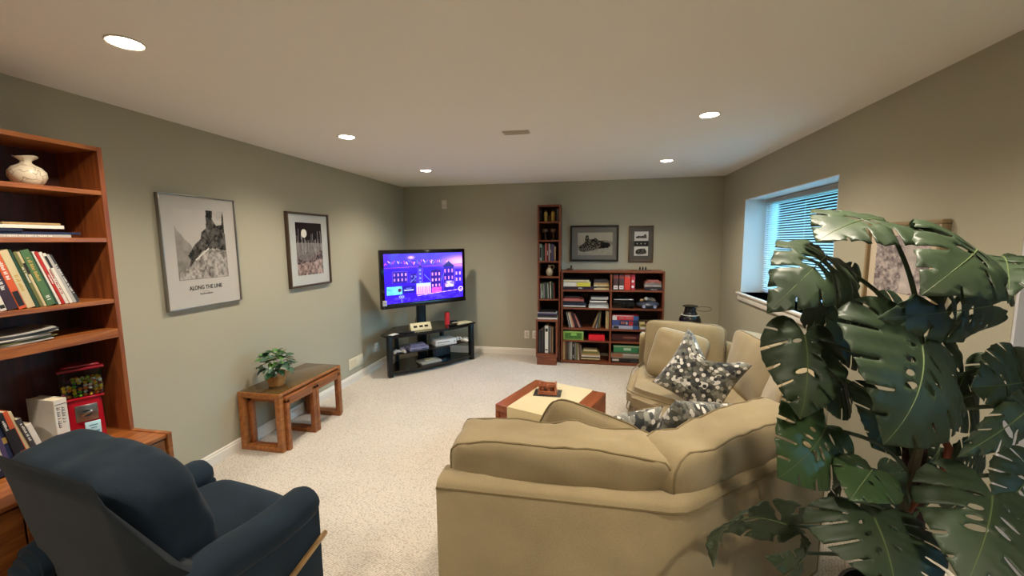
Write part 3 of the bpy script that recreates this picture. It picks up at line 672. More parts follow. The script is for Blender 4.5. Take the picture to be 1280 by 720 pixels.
for a, b in (((.004, -.0712, .076), (.036, -.0702, .081)), ((.010, -.0712, .062), (.032, -.0702, .066)), ((.020, -.0712, .040), (.040, -.0702, .048))): MB().box(a, b).obj('sticker_mark', M_BLUI, gm, smooth=False)
MB().box((-.078, -.066, .232), (.078, .072, .372), r=.016, seg=3).obj('candy_box', M_CLEAR, gm)
MB().box((-.074, -.064, .220), (.074, .070, .232), r=.003).obj('collar', M_RED, gm)
MB().box((-.084, -.072, .370), (.084, .078, .384), r=.006).box((-.070, -.058, .382), (.070, .064, .398), r=.012, seg=3).obj('lid', mat('dark_red_lid', '#7c0e1c', rough=.25, coat=.4), gm)
CANDY = [mat('candy_yellow', '#ffe040', rough=.3), mat('candy_green', '#7cc83c', rough=.3), mat('candy_orange', '#ff9a30', rough=.3), mat('candy_white', '#fff8e8', rough=.3), mat('candy_navy', '#25304e', rough=.3), mat('candy_plum', '#7a2c40', rough=.3)]
cm = [MB().sphere((0, 0, 0), .0088, (1, 1, .8), 10, 7).mesh('candy', m) for m in CANDY]
Mg = Matrix.Translation((GX, GY, BZ)) @ Matrix.Rotation(GR, 4, 'Z'); rnd = random.Random(9)
for L in range(5):
    for i in range(8):
        for j in range(7):
            if L < 4 and (j > 1 or 1 < i < 6 and j > 0) and i < 6: continue
            x = -.066+i*.0187+rnd.uniform(-.002, .002); y = -.056+j*.0187+rnd.uniform(-.002, .002)
            if L == 4 and x < -.03+rnd.uniform(-.02, .02): continue
            p_ = Mg @ Vector((x, y, .2430+L*.0158+rnd.uniform(-.001, .001)))
            o = link('candy', cm[rnd.choice([0, 0, 0, 1, 1, 2, 2, 3, 4, 5, 5])]); o.location = p_; o.rotation_euler = (rnd.uniform(-1, 1), rnd.uniform(-1, 1), 0)
            tag(o, 'small round coloured candy heaped inside the clear box of the red machine', 'candy', 'candies in the red machine')

# ================================================================ NEST OF TABLES and potted plant
bt = thing('side_table', 'long teak side table with a dark glossy inset top against the left wall', 'table', (.205, -2.70, 0))
hx, hy, hz = .19, .395, .475
for s in (-1, 1):
    y0, y1 = (-hy, -hy+.045) if s < 0 else (hy-.045, hy)
    en = MB().box((-hx, y0, hz-.045), (hx, y1, hz), r=.006).box((-hx, y0, 0), (hx, y1, .042), r=.006).box((-hx, y0, .03), (-hx+.048, y1, hz-.03), r=.006).box((hx-.048, y0, .03), (hx, y1, hz-.03), r=.006)
    en.obj('end_frame', M_BENCH, bt)
MB().box((-hx, -hy+.045, hz-.024), (-hx+.028, hy-.045, hz), r=.003).box((hx-.028, -hy+.045, hz-.024), (hx, hy-.045, hz), r=.003).obj('top_rail', M_BENCH, bt)
MB().box((-hx+.028, -hy+.045, hz-.020), (hx-.028, hy-.045, hz-.001)).box((-hx+.008, -hy+.008, hz-.0008), (hx-.008, hy-.008, hz+.0016), r=.001).obj('glossy_top', mat('smoked_veneer', '#5a4526', rough=.10, spec=.6, var=.1, vscale=4), bt)
for s, lb_ in ((-1, 'small nested wooden table under the near half of the long side table'), (1, 'small nested wooden table under the far half of the long side table')):
    nt_ = thing('nesting_table', lb_, 'table', (.222, -2.70+s*.1755, 0), group='nested tables under the long side table'); w2, h2, nx = .1735, .438, .195
    for k in (-1, 1):
        y0, y1 = (-w2, -w2+.036) if k < 0 else (w2-.036, w2)
        MB().box((-nx+.03, y0, h2-.05), (nx, y1, h2-.018), r=.005).box((-nx+.03, y0, 0), (nx, y1, .040), r=.005).box((-nx+.03, y0, .03), (-nx+.072, y1, h2-.02), r=.005).box((nx-.042, y0, .03), (nx, y1, h2-.02), r=.005).obj('end_frame', M_BENCHD, nt_)
    MB().box((nx-.024, -w2+.036, h2-.072), (nx-.002, w2-.036, h2-.014), r=.003).obj('apron', M_BENCHD, nt_)
    MB().box((-nx+.03, -w2, h2-.018), (nx, w2, h2), r=.004).obj('top', M_BENCHD, nt_)
M_LEAFS = []
def leaf_mat(name, c1, c2, rough=.35, trans=.15, veins=True):
    m = D.materials.new(name); m.use_nodes = True; nt = m.node_tree; b = nt.nodes['Principled BSDF']; out = nt.nodes['Material Output']
    a = nt.nodes.new('ShaderNodeAttribute'); a.attribute_name = 'vein'; tc = nt.nodes.new('ShaderNodeTexCoord')
    n = nt.nodes.new('ShaderNodeTexNoise'); n.inputs['Scale'].default_value = 9; n.inputs['Detail'].default_value = 4; nt.links.new(tc.outputs['Object'], n.inputs['Vector'])
    mx = nt.nodes.new('ShaderNodeMix'); mx.data_type = 'RGBA'; mx.inputs[6].default_value = srgb(c1); mx.inputs[7].default_value = srgb(c2); nt.links.new(n.outputs['Fac'], mx.inputs[0])
    m2 = nt.nodes.new('ShaderNodeMix'); m2.data_type = 'RGBA'; m2.inputs[7].default_value = srgb('#4c5f3a'); nt.links.new(a.outputs['Fac'], m2.inputs[0]); nt.links.new(mx.outputs[2], m2.inputs[6])
    nt.links.new(m2.outputs[2], b.inputs['Base Color']); b.inputs['Roughness'].default_value = rough; b.inputs['Specular IOR Level'].default_value = .5
    tr = nt.nodes.new('ShaderNodeBsdfTranslucent'); nt.links.new(mx.outputs[2], tr.inputs[0]); ms = nt.nodes.new('ShaderNodeMixShader'); ms.inputs[0].default_value = trans
    nt.links.new(b.outputs[0], ms.inputs[1]); nt.links.new(tr.outputs[0], ms.inputs[2]); nt.links.new(ms.outputs[0], out.inputs[0]); return m
pp = thing('potted_plant', 'small bushy green plant in a faceted wooden pot on the side table', 'plant', (.215, -2.905, hz+.0025))
MB().lathe([(.056, .0), (.060, .002), (.068, .05), (.072, .112), (.068, .112), (.064, .095), (.0, .095)], n=8).obj('pot', wood('pot_wood', '#a06a34', '#c08a4c', axis=2, rough=.5), pp, ang=20)
MB().cyl((0, 0, .094), .063, .008, 16).obj('soil', mat('soil', '#2a1d14', rough=1), pp)
M_SL = [leaf_mat('small_leaf_dark', '#1f3d28', '#2f5638', .32), leaf_mat('small_leaf_light', '#4a7a3c', '#6a9448', .35), leaf_mat('small_leaf_grey', '#3f5f50', '#56765e', .3)]
def oval_leaf(L_, Wd, cup=.25):
    t_ = bmesh.new(); N = 10; rows_ = []
    for i in range(N+1):
        s = i/N; ww = Wd*(sin(pi*min(1, s**.85*.98+.01)))**.7; x = L_*s
        rows_.append([t_.verts.new((x, ww*k/2, -cup*L_*s*s*.6+abs(k)*ww*.12)) for k in (-1, -.5, 0, .5, 1)])
    for a, b in zip(rows_, rows_[1:]):
        for k in range(4): t_.faces.new((a[k], a[k+1], b[k+1], b[k]))
    m = MB(); m._add(t_); return m
rnd = random.Random(21); lm = [[oval_leaf(.062, .046).mesh('leaf', m) for m in M_SL], [oval_leaf(.05, .036, .5).mesh('leaf', m) for m in M_SL]]
for i in range(120):
    a = i*2.39996; el = radians(rnd.uniform(-15, 88)); rr_ = rnd.choice([.6, .85, 1.0]); rad = .012+.105*cos(el)*rr_; zc = .150+.125*sin(el)*rr_
    o = link('leaf', lm[i % 2][rnd.choice([0, 0, 1, 2, 2]) if el < .8 else rnd.choice([1, 1, 2, 0])], pp); o.location = (rad*cos(a), rad*sin(a), zc)
    o.location.x = max(o.location.x, -.12)
    o.rotation_euler = (rnd.uniform(-.5, .5), -el*.5+rnd.uniform(0, .7), a+rnd.uniform(-.7, .7)); s = rnd.uniform(.8, 1.15); o.scale = (s, s, s)
st_ = MB()
for i in range(18):
    a = i*2.4; st_.tube([(0.01*cos(a), .01*sin(a), .095), (.03*cos(a), .03*sin(a), .14), (.055*cos(a), .055*sin(a), .165)], .002, n=5)
st_.obj('stems', mat('stem_green', '#4f6a3a', rough=.5), pp)

# ================================================================ TELEVISION AND STAND (across the far left corner)
ANG = math.atan2(.952, .777)      # direction of the front edge
sd = Vector((cos(ANG), sin(ANG))); sn = Vector((sin(ANG), -cos(ANG)))      # along the front, out of the front
c0 = Vector((.7485, -.83))
tvs = thing('tv_stand', 'black glass television stand with three shelves across the corner', 'tv stand', (c0.x, c0.y, 0), ANG)
# local: x along the front, -y outwards to the room
def shelf_poly(hw, bow, dep, bw):
    P = [(-hw, 0)] + [(-hw+2*hw*k/12, -bow*(1-((k-6)/6)**2)) for k in range(1, 12)] + [(hw, 0)]
    return P + [(hw, .10), (bw, dep), (-bw, dep), (-hw, .10)]
MB().prism(shelf_poly(.66, .075, .47, .34), .508, .520, bev=.002).obj('top_glass', M_BLKG, tvs)
MB().prism(shelf_poly(.60, .05, .45, .32), .478, .507, bev=.003).obj('top_frame', M_BLKM, tvs)
MB().prism(shelf_poly(.575, .055, .42, .32), .270, .278, bev=.001).obj('middle_shelf', M_BLKG, tvs)
MB().prism(shelf_poly(.60, .075, .44, .32), .045, .075, bev=.003).obj('bottom_shelf', M_BLKG, tvs)
for s in (-1, 1):
    MB().box((s*.592-.028, -.012, .002), (s*.592+.028, .055, .508), r=.006).obj('leg', M_BLKM, tvs)
    MB().box((s*.34-.02, .36, .002), (s*.34+.02, .42, .508), r=.006).obj('leg', M_BLKM, tvs)
MB().box((-.060, .30, .05), (.060, .36, 1.30), r=.006).box((-.03, .298, .5), (.03, .301, .8)).obj('tv_column', M_BLKM, tvs)
MB().box((-.22, .18, 1.05), (.22, .30, 1.32), r=.006).obj('tv_bracket', M_BLKM, tvs)
tv = thing('television', 'wide flat black television showing a bright purple and blue city on the stand', 'television', (.664+sn.x*-.0, -.819, .83), ANG)
TW, TH = 1.195, .715
tb = MB().box((-TW/2, 0, 0), (TW/2, .055, TH), r=.010).box((-TW/2+.12, .055, .08), (TW/2-.12, .10, TH-.1), r=.02)
tb.obj('casing', mat('piano_black', '#0b0b0d', rough=.12, spec=.6), tv)
MB().box((-TW/2+.004, -.006, .002), (TW/2-.004, .002, .052), r=.003).obj('lower_bezel', mat('bezel_black', '#101014', rough=.25), tv)
gw, gh = 224, 126; X, Y = grid(gw, gh); n1 = fbm(gw, gh, 6, 51); n3 = fbm(gw, gh, 24, 53, 3)
B0 = lin(34, 8, 190); img = tone(Y*.6+.4*n1, lin(30, 6, 150), lin(46, 12, 225))
m = (Y < .30); img[m] = tone(n1, lin(40, 14, 150), lin(70, 20, 215))[m]
g_ = np.exp(-((X-.97)/.18)**2-((Y-.20)/.10)**2); img += g_[..., None]*np.array((.75, .30, .75)); img += np.exp(-((X-.32)/.03)**2-((Y-.08)/.025)**2)[..., None]*np.array((.8, .35, .5))
img[np.abs(Y-.28+.02*X) < .006] = lin(120, 40, 220)
NP, NB, NC = lin(200, 70, 230), lin(90, 110, 255), lin(240, 170, 250)
rr = random.Random(8)
for k in range(30):                         # ragged neon strokes of a skyline sign
    x0 = .02+.80*k/30; hh = rr.uniform(.03, .08); yb = .13+rr.uniform(0, .05)
    col_ = (NP, NC, NB, lin(150, 60, 240))[k % 4]
    img[segd(X, Y, x0, yb, x0+rr.uniform(-.02, .02), yb+hh, .6) < .0032] = col_
    if k % 3 == 0: img[segd(X, Y, x0-.01, yb+hh*.5, x0+.015, yb+rr.uniform(0, hh), .6) < .0026] = col_
def bld(x0, x1, y0, y1, dark, win_c, nx, ny, roof=0):
    m = (X > x0) & (X < x1) & (Y > y0) & (Y < y1); img[m] = tone(n3, dark*.6, dark*1.5)[m]
    for (a, b, c, d_) in ((x0, y0, x1, y0), (x0, y0, x0, y1), (x1, y0, x1, y1)): img[segd(X, Y, a, b, c, d_, .6) < .0024] = lin(90, 60, 225)
    for i in range(nx):
        for j in range(ny):
            xc = x0+(x1-x0)*(i+.5)/nx; yc = y0+(y1-y0)*(j+.6)/(ny+.3)
            img[(np.abs(X-xc) < .20*(x1-x0)/nx) & (np.abs(Y-yc) < .22*(y1-y0)/ny)] = win_c*rr.uniform(.5, 1)
    if roof: img[inpoly(X, Y, [(x0-.01, y0), ((x0+x1)/2, y0-roof), (x1+.01, y0)])] = lin(25, 14, 90)
bld(.09, .27, .36, .60, lin(30, 16, 120), lin(190, 130, 250), 4, 2); bld(.30, .38, .42, .62, lin(24, 12, 100), lin(90, 90, 220), 2, 2)
bld(.40, .455, .30, .66, lin(50, 40, 200), lin(110, 120, 250), 1, 4, .05); bld(.56, .70, .38, .78, lin(34, 12, 120), lin(240, 150, 240), 3, 3, .03)
bld(.73, .88, .30, .82, lin(30, 12, 130), lin(200, 120, 250), 3, 3, .12); bld(.89, .99, .38, .70, lin(40, 20, 170), lin(220, 160, 250), 2, 2)
for a, b in (((.30, .60), (.38, .48)), ((.48, .45), (.56, .60)), ((.70, .60), (.74, .45))): img[segd(X, Y, *a, *b, .6) < .003] = NB
m = (X > .02) & (X < .20) & (Y > .66) & (Y < .83); img[m] = tone(n3+.2*(X-.1), lin(40, 120, 200), lin(120, 215, 240))[m]; img[np.hypot(X-.17, (Y-.74)*.6) < .022] = lin(60, 30, 70)
m = (X > .20) & (X < .36) & (Y > .66) & (Y < .82); img[m] = lin(24, 14, 130); img[(X > .22) & (X < .34) & (np.abs(Y-.755) < .012)] = lin(150, 160, 245); img[(X > .25) & (X < .31) & (np.abs(Y-.71) < .006)] = lin(110, 120, 230)
m = (X > .375) & (X < .56) & (Y > .63) & (Y < .86); img[m] = tone((Y-.6)*3, lin(130, 180, 250), lin(250, 110, 190))[m]
for k in range(6): img[(np.abs(X-.40-.027*k) < .004) & (Y > .70) & (Y < .84)] = lin(150, 60, 150)
m = (X > .57) & (X < .70) & (Y > .74) & (Y < .86); img[m] = tone(n3*1.6-.3, lin(80, 10, 140), lin(255, 90, 200))[m]
img[(np.abs(Y-.885+.10*(X-.4)) < .006) & (X > .38)] = lin(190, 150, 250)
m = (X > .76) & (X < .87) & (Y > .62) & (Y < .76); img[m] = tone(n3*2-.5, lin(90, 60, 200), lin(200, 190, 255))[m]
r = np.hypot(X-.97, (Y-.82)*.6); img[(r < .035) & (r > .022)] = lin(200, 170, 250)
for cx in (.175, .205): r = np.hypot(X-cx, (Y-.88)*.6); img[(r < .016) & (r > .008)] = lin(130, 150, 255)
img[(np.abs(X-.19) < .003) & (Y > .9)] = lin(90, 100, 240); m = (Y > .88) & (n3 > .56); img[m] = img[m]*.7+lin(70, 60, 220)*.5
raster('screen', np.clip(img, 0, 1), 1.105, .605, tv, print_mat('screen_glow', emit=1.1, rough=.1), (0, -.0008, .365), (0, 0, 0))
MB().box((-TW/2+.012, -.0075, .045), (-TW/2+.062, -.0062, .110)).obj('price_sticker', mat('sticker_grey', '#c9c9cc', rough=.6), tv, smooth=False)
for k in range(3): MB().box((-TW/2+.018, -.0082, .060+k*.015), (-TW/2+.054, -.0076, .064+k*.015)).obj('sticker_line', M_INKD, tv, smooth=False)
MB().sphere((-TW/2+.03, -.007, .022), .004).obj('power_light', mat('led_grey', '#5a5a60'), tv)
def onstand(x, y, z): return (c0.x+x*sd.x-y*sn.x, c0.y+x*sd.y-y*sn.y, z)     # y inwards from the front edge
SZ = .5205
r_ = thing('control_box', 'cream box with a sloping face and three dark windows under the television', 'device', onstand(-.13, .10, SZ), ANG-.15)
MB().prism([(-.05, .0), (.045, .0), (.045, .075), (.012, .085)], -.135, .135, bev=.003, mtx=Matrix(((0, 0, 1, 0), (1, 0, 0, 0), (0, 1, 0, 0), (0, 0, 0, 1)))).obj('housing', mat('cream_plastic', '#d6cba2', rough=.45), r_)
for x in (-.075, 0, .068):
    q = MB().box((-.024, -.002, -.014), (.024, .003, .014), r=.001, mtx=Matrix.Translation((x, -.021, .043)) @ Matrix.Rotation(radians(-36), 4, 'X')); q.obj('window', mat('dark_window', '#2b211a', rough=.2), r_)
o = thing('cylinder_speaker', 'slim red upright cylinder standing on the television stand', 'speaker', onstand(.285, .13, SZ))
MB().cyl((0, 0, 0), .034, .17, 28, bev=.004).obj('body', mat('coral_red', '#d6343c', rough=.4), o); MB().cyl((0, 0, .17), .029, .003, 24).obj('top_cap', M_BLACK, o)
def simple_box(name, label, cat, loc, rz, size, m, r=.004, group=None):
    t = thing(name, label, cat, loc, rz, group=group); MB().box((-size[0]/2, -size[1]/2, 0), (size[0]/2, size[1]/2, size[2]), r=r).obj('body', m, t); return t
M_CREAM = MATS['cream_plastic']; M_GREYP = mat('pale_grey_plastic', '#b3b0a8', rough=.4); M_LILAC = mat('lilac_grey_plastic', '#8d87a3', rough=.45); M_DKP = mat('dark_grey_plastic', '#2b2b30', rough=.4)
t = simple_box('tray', 'pale flat tray at the right end of the television stand top', 'tray', onstand(.50, .10, SZ), ANG+.1, (.25, .17, .008), M_CREAM); MB().box((-.10, -.06, .008), (.02, .05, .0095)).obj('insert', MATS['paper_pages'], t, smooth=False)
t = simple_box('remote_control', 'black remote control beside the red cylinder', 'remote', onstand(.33, .045, SZ), ANG+.4, (.17, .045, .018), M_BLACK)
for k in range(6): MB().box((-.07+k*.022, -.012, .018), (-.058+k*.022, .012, .020), r=.001).obj('button', M_DKP, t)
t = simple_box('headband_remote', 'thin black remote control lying on the left part of the stand top', 'remote', onstand(-.36, .03, SZ), ANG-.5, (.20, .04, .016), M_DKP)
t.name = 'remote_control'
MB().box((-.03, -.012, .016), (.05, .012, .018), r=.001).obj('keypad', M_BLACK, t)
t = simple_box('paper_slip', 'small white slip of card on the left corner of the stand top', 'card', onstand(-.53, .035, SZ), ANG+.5, (.12, .075, .004), mat('slip_white', '#cfd0d2', rough=.6), r=.001)
t = simple_box('remote_control', 'short dark remote near the right end of the stand top', 'remote', onstand(.44, .27, SZ), ANG-.2, (.16, .04, .014), M_DKP)
# middle shelf
MZ = .2785
t = thing('game_console', 'lilac grey game console with a raised back on the middle shelf', 'console', onstand(-.20, .08, MZ), ANG-.12)
MB().box((-.125, -.09, 0), (.125, .09, .042), r=.006).obj('body', M_LILAC, t); MB().box((-.09, -.02, .040), (.105, .085, .066), r=.008).obj('raised_top', M_LILAC, t)
MB().box((-.10, -.092, .012), (-.03, -.089, .020)).box((.03, -.092, .012), (.10, -.089, .020)).obj('front_ports', M_DKP, t, smooth=False)
for x in (-.05, .05): MB().box((x-.014, -.07, .042), (x+.014, -.05, .047), r=.002).obj('switch', mat('violet_switch', '#5c5590', rough=.4), t)
t = thing('game_console', 'white flat game console with a dark disc slot on the middle shelf', 'console', onstand(.185, .09, MZ), ANG-.08)
MB().box((-.155, -.11, 0), (.155, .12, .080), r=.008).obj('body', M_WHITE, t); MB().box((-.13, -.1115, .045), (.05, -.108, .053)).obj('disc_slot', M_DKP, t, smooth=False)
MB().cyl((.12, -.1085, .04), .013, .004, 20, axis='y').obj('power_button', M_GREYP, t); MB().box((-.13, -.1115, .018), (-.02, -.108, .024)).obj('port_door', M_GREYP, t, smooth=False)
MB().box((.148, -.1118, .01), (.153, -.108, .07)).obj('edge_strip', M_DKP, t, smooth=False)
def gamepad(label, loc, rz, m, tilt=0, group=None):
    t = thing('game_controller', label, 'controller', loc, rot=(tilt, 0, rz), group=group)
    b = MB(); b.sphere((0, 0, .022), .05, (1, .62, .36)); b.tube([(-.03, .005, .022), (-.058, -.022, .020), (-.066, -.055, .014)], [.026, .022, .012], n=12); b.tube([(.03, .005, .022), (.058, -.022, .020), (.066, -.055, .014)], [.026, .022, .012], n=12)
    b.obj('body', m, t)
    for x, y in ((-.032, .008), (.018, -.014)): MB().cyl((x, y, .034), .009, .010, 14).obj('thumbstick', M_DKP, t)
    MB().cyl((-.016, -.014, .036), .008, .003, 12).obj('direction_pad', M_GREYP, t)
    for a in range(4): MB().sphere((.036+.008*cos(a*pi/2), .010+.008*sin(a*pi/2), .038), .0035, u=8, v=6).obj('button', M_GREYP if m is not M_WHITE else M_DKP, t)
    return t
gamepad('white game controller propped upright against the white console', onstand(.375, .05, MZ+.035), ANG+.2, M_WHITE, radians(48))
gamepad('white game controller lying at the right end of the middle shelf', onstand(.485, .03, MZ+.002), ANG+1.0, M_WHITE)
gamepad('pale grey game controller on the left of the middle shelf', onstand(-.46, .035, MZ+.002), ANG-.3, M_GREYP)
gamepad('small grey controller between the lilac console and the pale controller', onstand(-.375, .11, MZ+.002), ANG+.6, M_LILAC)
gamepad('black game controller behind the pale controller on the middle shelf', onstand(-.47, .19, MZ+.002), ANG+.2, M_BLACK)
# bottom shelf
t = thing('game_console', 'pale cream console with a cartridge flap on the bottom shelf', 'console', onstand(-.04, .07, .0755), ANG-.05)
MB().box((-.14, -.09, 0), (.14, .10, .030), r=.007).obj('body', M_GREYP, t); MB().box((-.06, -.03, .029), (.07, .06, .040), r=.003).obj('cartridge_flap', M_CREAM, t)
t = thing('subwoofer', 'black amplifier box at the back of the bottom shelf', 'speaker', onstand(.225, .27, .0755), ANG)
MB().box((-.14, -.07, 0), (.14, .08, .11), r=.006).obj('housing', M_BLACK, t)
for k in range(7): MB().box((-.12+k*.036, -.073, .015), (-.105+k*.036, -.069, .095)).obj('grille_bar', M_DKP, t, smooth=False)
cb = MB().tube([onstand(.10, .30, .50), onstand(.12, .33, .42), onstand(.11, .34, .30), onstand(.13, .36, .20), onstand(.16, .36, .19)], .004, n=6).obj('cable', M_BLACK); tag(cb, 'thin black cable hanging behind the television stand shelves', 'cable')
cb = MB().tube([onstand(-.02, .28, .9), onstand(-.10, .30, .60), onstand(-.09, .30, .53)], .004, n=6).obj('cable', M_BLACK); tag(cb, 'thin black cable beside the column under the television', 'cable')

# ================================================================ NARROW AND LOW CHERRY BOOKCASES (back wall)
NX0, NX1, NF = 2.032, 2.337, .30
nb = thing('bookcase', 'tall narrow cherry bookcase with a deeper base against the back wall', 'bookcase', (0, 0, 0))
def pb(lo, hi, nm, m, par, r=.0015): return MB().box(lo, hi, r=r).obj(nm, m, par, smooth=False)
pb((NX0, -NF, .60), (NX0+.022, -.002, 2.11), 'side_panel', M_CHERV, nb); pb((NX1-.022, -NF, .0), (NX1, -.002, 2.11), 'side_panel', M_CHERV, nb)
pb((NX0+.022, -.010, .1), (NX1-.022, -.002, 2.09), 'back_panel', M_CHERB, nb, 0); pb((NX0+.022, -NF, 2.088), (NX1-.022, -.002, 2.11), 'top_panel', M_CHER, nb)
NS = [1.893, 1.648, 1.372, 1.165, .862]
for z in NS: pb((NX0+.022, -NF+.002, z-.020), (NX1-.022, -.010, z), 'shelf', M_CHER, nb)
pb((NX0-.004, -.45, .582), (NX1-.0225, -.010, .606), 'base_top', M_CHER, nb)
pb((NX0-.004, -.45, .098), (NX0+.018, -.002, .582), 'base_side', M_CHERV, nb); pb((NX1-.045, -.45, .098), (NX1-.023, -.302, .582), 'base_side', M_CHERV, nb)
pb((NX0+.018, -.448, .118), (NX1-.023, -.010, .150), 'base_shelf', M_CHER, nb); pb((NX0+.018, -.45, .098), (NX1-.045, -.43, .150), 'base_rail', M_CHER, nb)
pb((NX0+.012, -.462, .001), (NX1-.035, -.012, .0975), 'plinth', M_CHER, nb, .003)
LX0, LX1, LF = 2.352, 3.652, .335
lc = thing('bookcase', 'low wide cherry bookcase with two bays of shelves against the back wall', 'bookcase', (0, 0, 0))
for a, b in ((LX0, LX0+.022), (LX1-.022, LX1)): pb((a, -LF, .0), (b, -.002, 1.222), 'side_panel', M_CHERV, lc)
pb((2.984, -LF+.002, .03), (3.006, -.010, 1.200), 'divider', M_CHERV, lc); pb((LX0, -LF-.004, 1.222), (LX1, -.002, 1.244), 'top_panel', M_CHER, lc)
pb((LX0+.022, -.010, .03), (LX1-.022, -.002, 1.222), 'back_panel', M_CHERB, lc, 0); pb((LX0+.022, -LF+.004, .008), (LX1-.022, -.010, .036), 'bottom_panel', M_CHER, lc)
LS = [.995, .757, .480, .318]
for z in LS:
    pb((LX0+.022, -LF+.004, z-.020), (2.984, -.010, z), 'shelf', M_CHER, lc); pb((3.006, -LF+.004, z+.002-.020), (LX1-.022, -.010, z+.002), 'shelf', M_CHER, lc)
BR = .0362
# ---- narrow case contents
def figurine(label, x, z, m1, m2, kind, y=-.17, group=None):
    t = thing({'candle': 'candle_jar', 'goblet': 'carved_goblet'}[kind], label, {'candle': 'candle', 'goblet': 'ornament'}[kind], (x, y, z+.0005), group=group)
    if kind == 'candle':
        MB().lathe([(.024, 0), (.026, .004), (.024, .03), (.026, .10), (.022, .125), (.024, .13)], n=20).obj('jar', m1, t); MB().lathe([(.016, .13), (.018, .14), (.010, .152), (.002, .155)], n=16).obj('lid', m2, t)
    else:
        MB().lathe([(.030, 0), (.026, .008), (.010, .02), (.009, .09), (.014, .10)], n=16).obj('stem', m1, t); MB().lathe([(.014, .10), (.036, .112), (.042, .135), (.038, .150), (.010, .152)], n=18).obj('cap', m2, t)
    return t
M_GOLDW = mat('gold_wax', '#c7a955', rough=.4); M_DGOLD = mat('dark_gold', '#6f5526', rough=.5); M_DW = mat('dark_carved_wood', '#5e3f2a', rough=.5)
figurine('left yellow candle jar on the top shelf of the narrow bookcase', 2.128, NS[0], M_GOLDW, M_DGOLD, 'candle'); figurine('right yellow candle jar on the top shelf of the narrow bookcase', 2.228, NS[0], M_GOLDW, M_DGOLD, 'candle')
t = thing('small_statue', 'small dark gold statuette between the two yellow candle jars', 'ornament', (2.178, -.16, NS[0]+.0005)); MB().cyl((0, 0, 0), .016, .012, 16).obj('foot', M_DW, t); MB().lathe([(.010, .012), (.018, .03), (.008, .05), (.014, .065), (.006, .085)], n=16).obj('figure', M_DGOLD, t)
row('back', 2.275, .22, NS[0], [('dark grey', .012, .165, None), ('grey', .012, .165, None)], 0, 'on the top shelf of the narrow bookcase', 'cases on the top shelf of the narrow bookcase', dp=.12)
row('back', 2.060, .22, NS[0], [('dark grey', .014, .15, None)], 0, 'in the narrow bookcase top shelf corner', 'cases on the top shelf of the narrow bookcase', dp=.12)
figurine('left carved wooden goblet on the second shelf of the narrow bookcase', 2.125, NS[1], M_DW, M_DW, 'goblet', -.20); figurine('right carved wooden goblet on the second shelf of the narrow bookcase', 2.235, NS[1], M_DW, M_DW, 'goblet', -.20)
row('back', 2.058, .27, NS[2], [('pale grey', .030, .225, [(2, .2, .8)]), ('dark green', .022, .21, None), ('black', .020, .22, None), ('pink', .018, .235, None), ('dark red', .028, .235, [(1, .3, .6)]), ('pale grey', .014, .23, None), ('dark grey', .022, .225, [(1, .5, .7)]), ('purple', .022, .225, None), ('dark grey', .016, .21, None), ('tan', .014, .19, [(1, .7, .95)])], 0, 'on the third shelf of the narrow bookcase', 'books on the third shelf of the narrow bookcase')
jg = thing('jug', 'small cream stoneware jug with a handle in the narrow bookcase', 'jug', (2.185, -.20, NS[3]+.0005))
MB().lathe([(.030, 0), (.034, .003), (.046, .035), (.050, .06), (.044, .09), (.022, .115), (.016, .13), (.022, .15), (.018, .15), (.012, .13)], n=28).obj('body', mat('stoneware', '#b9ae8e', rough=.4, var=.1), jg)
MB().tube([(.018, 0, .142), (.045, 0, .150), (.062, 0, .130), (.056, 0, .100), (.040, 0, .092)], .006, n=8).obj('handle', MATS['stoneware'], jg)
row('back', 2.058, .27, NS[4], [('dark red', .016, .215, None), ('pale grey', .014, .20, None), ('green', .018, .215, [(1, .2, .5)]), ('grey', .020, .205, None), ('dark grey', .016, .225, None), ('dark green', .022, .215, None), ('pale grey', .012, .21, None), ('black', .020, .222, None), ('white', .012, .228, None), ('dark green', .020, .22, None), ('dark grey', .014, .215, None), ('dark red', .014, .21, None)], 2, 'on the fifth shelf of the narrow bookcase', 'books on the fifth shelf of the narrow bookcase')
stack('back', 2.045, .40, .606, [('white', .020, .262, 0), ('dark grey', .018, .26, 0), ('black', .022, .262, 0), ('purple', .020, .245, .005), ('pale grey', .008, .258, 0), ('black', .016, .23, .012)], 'flat stack on the narrow bookcase base', 'stack on the base of the narrow bookcase')
row('back', 2.060, .41, .1502, [('dark grey', .022, .30, None), ('black', .024, .31, None), ('dark grey', .016, .33, None), ('black', .020, .34, None), ('white', .044, .372, [(2, .78, .9), (2, .1, .14)]), ('dark grey', .020, .36, None), ('grey', .012, .36, None), ('brown', .016, .355, None), ('tan', .010, .35, None), ('black', .018, .35, None)], 0, 'in the base of the narrow bookcase', 'binders in the base of the narrow bookcase', cat='binder', name='binder', dp=.2)
# ---- low bookcase, left bay
stack('back', 2.378, .30, LS[0], [('plum', .040, .44, 0, [(1, .45, .6)]), ('white', .058, .355, .0), ('pale grey', .006, .33, 0), ('cream', .022, .335, .002), ('black', .012, .30, .01)], 'left pile, upper left shelf, low bookcase', 'left pile on the upper left shelf')
yp = MB().box((2.556, -.3085, LS[0]+.044), (2.730, -.3045, LS[0]+.096)).obj('spine_wrap', mat('yellow_wrap', '#cbc244', rough=.5), None, smooth=False); tag(yp, 'yellow paper wrap on the thick white book in the left pile', 'paper')
stack('back', 2.772, .29, LS[0], [('cream', .022, .195, .006), ('tan', .010, .20, .0), ('black', .010, .19, 0), ('cream', .026, .20, .002, [(2, .3, .32)]), ('tan', .024, .19, .004), ('dark grey', .022, .20, .0), ('dark grey', .020, .17, .01)], 'right pile, upper left shelf, low bookcase', 'right pile on the upper left shelf')
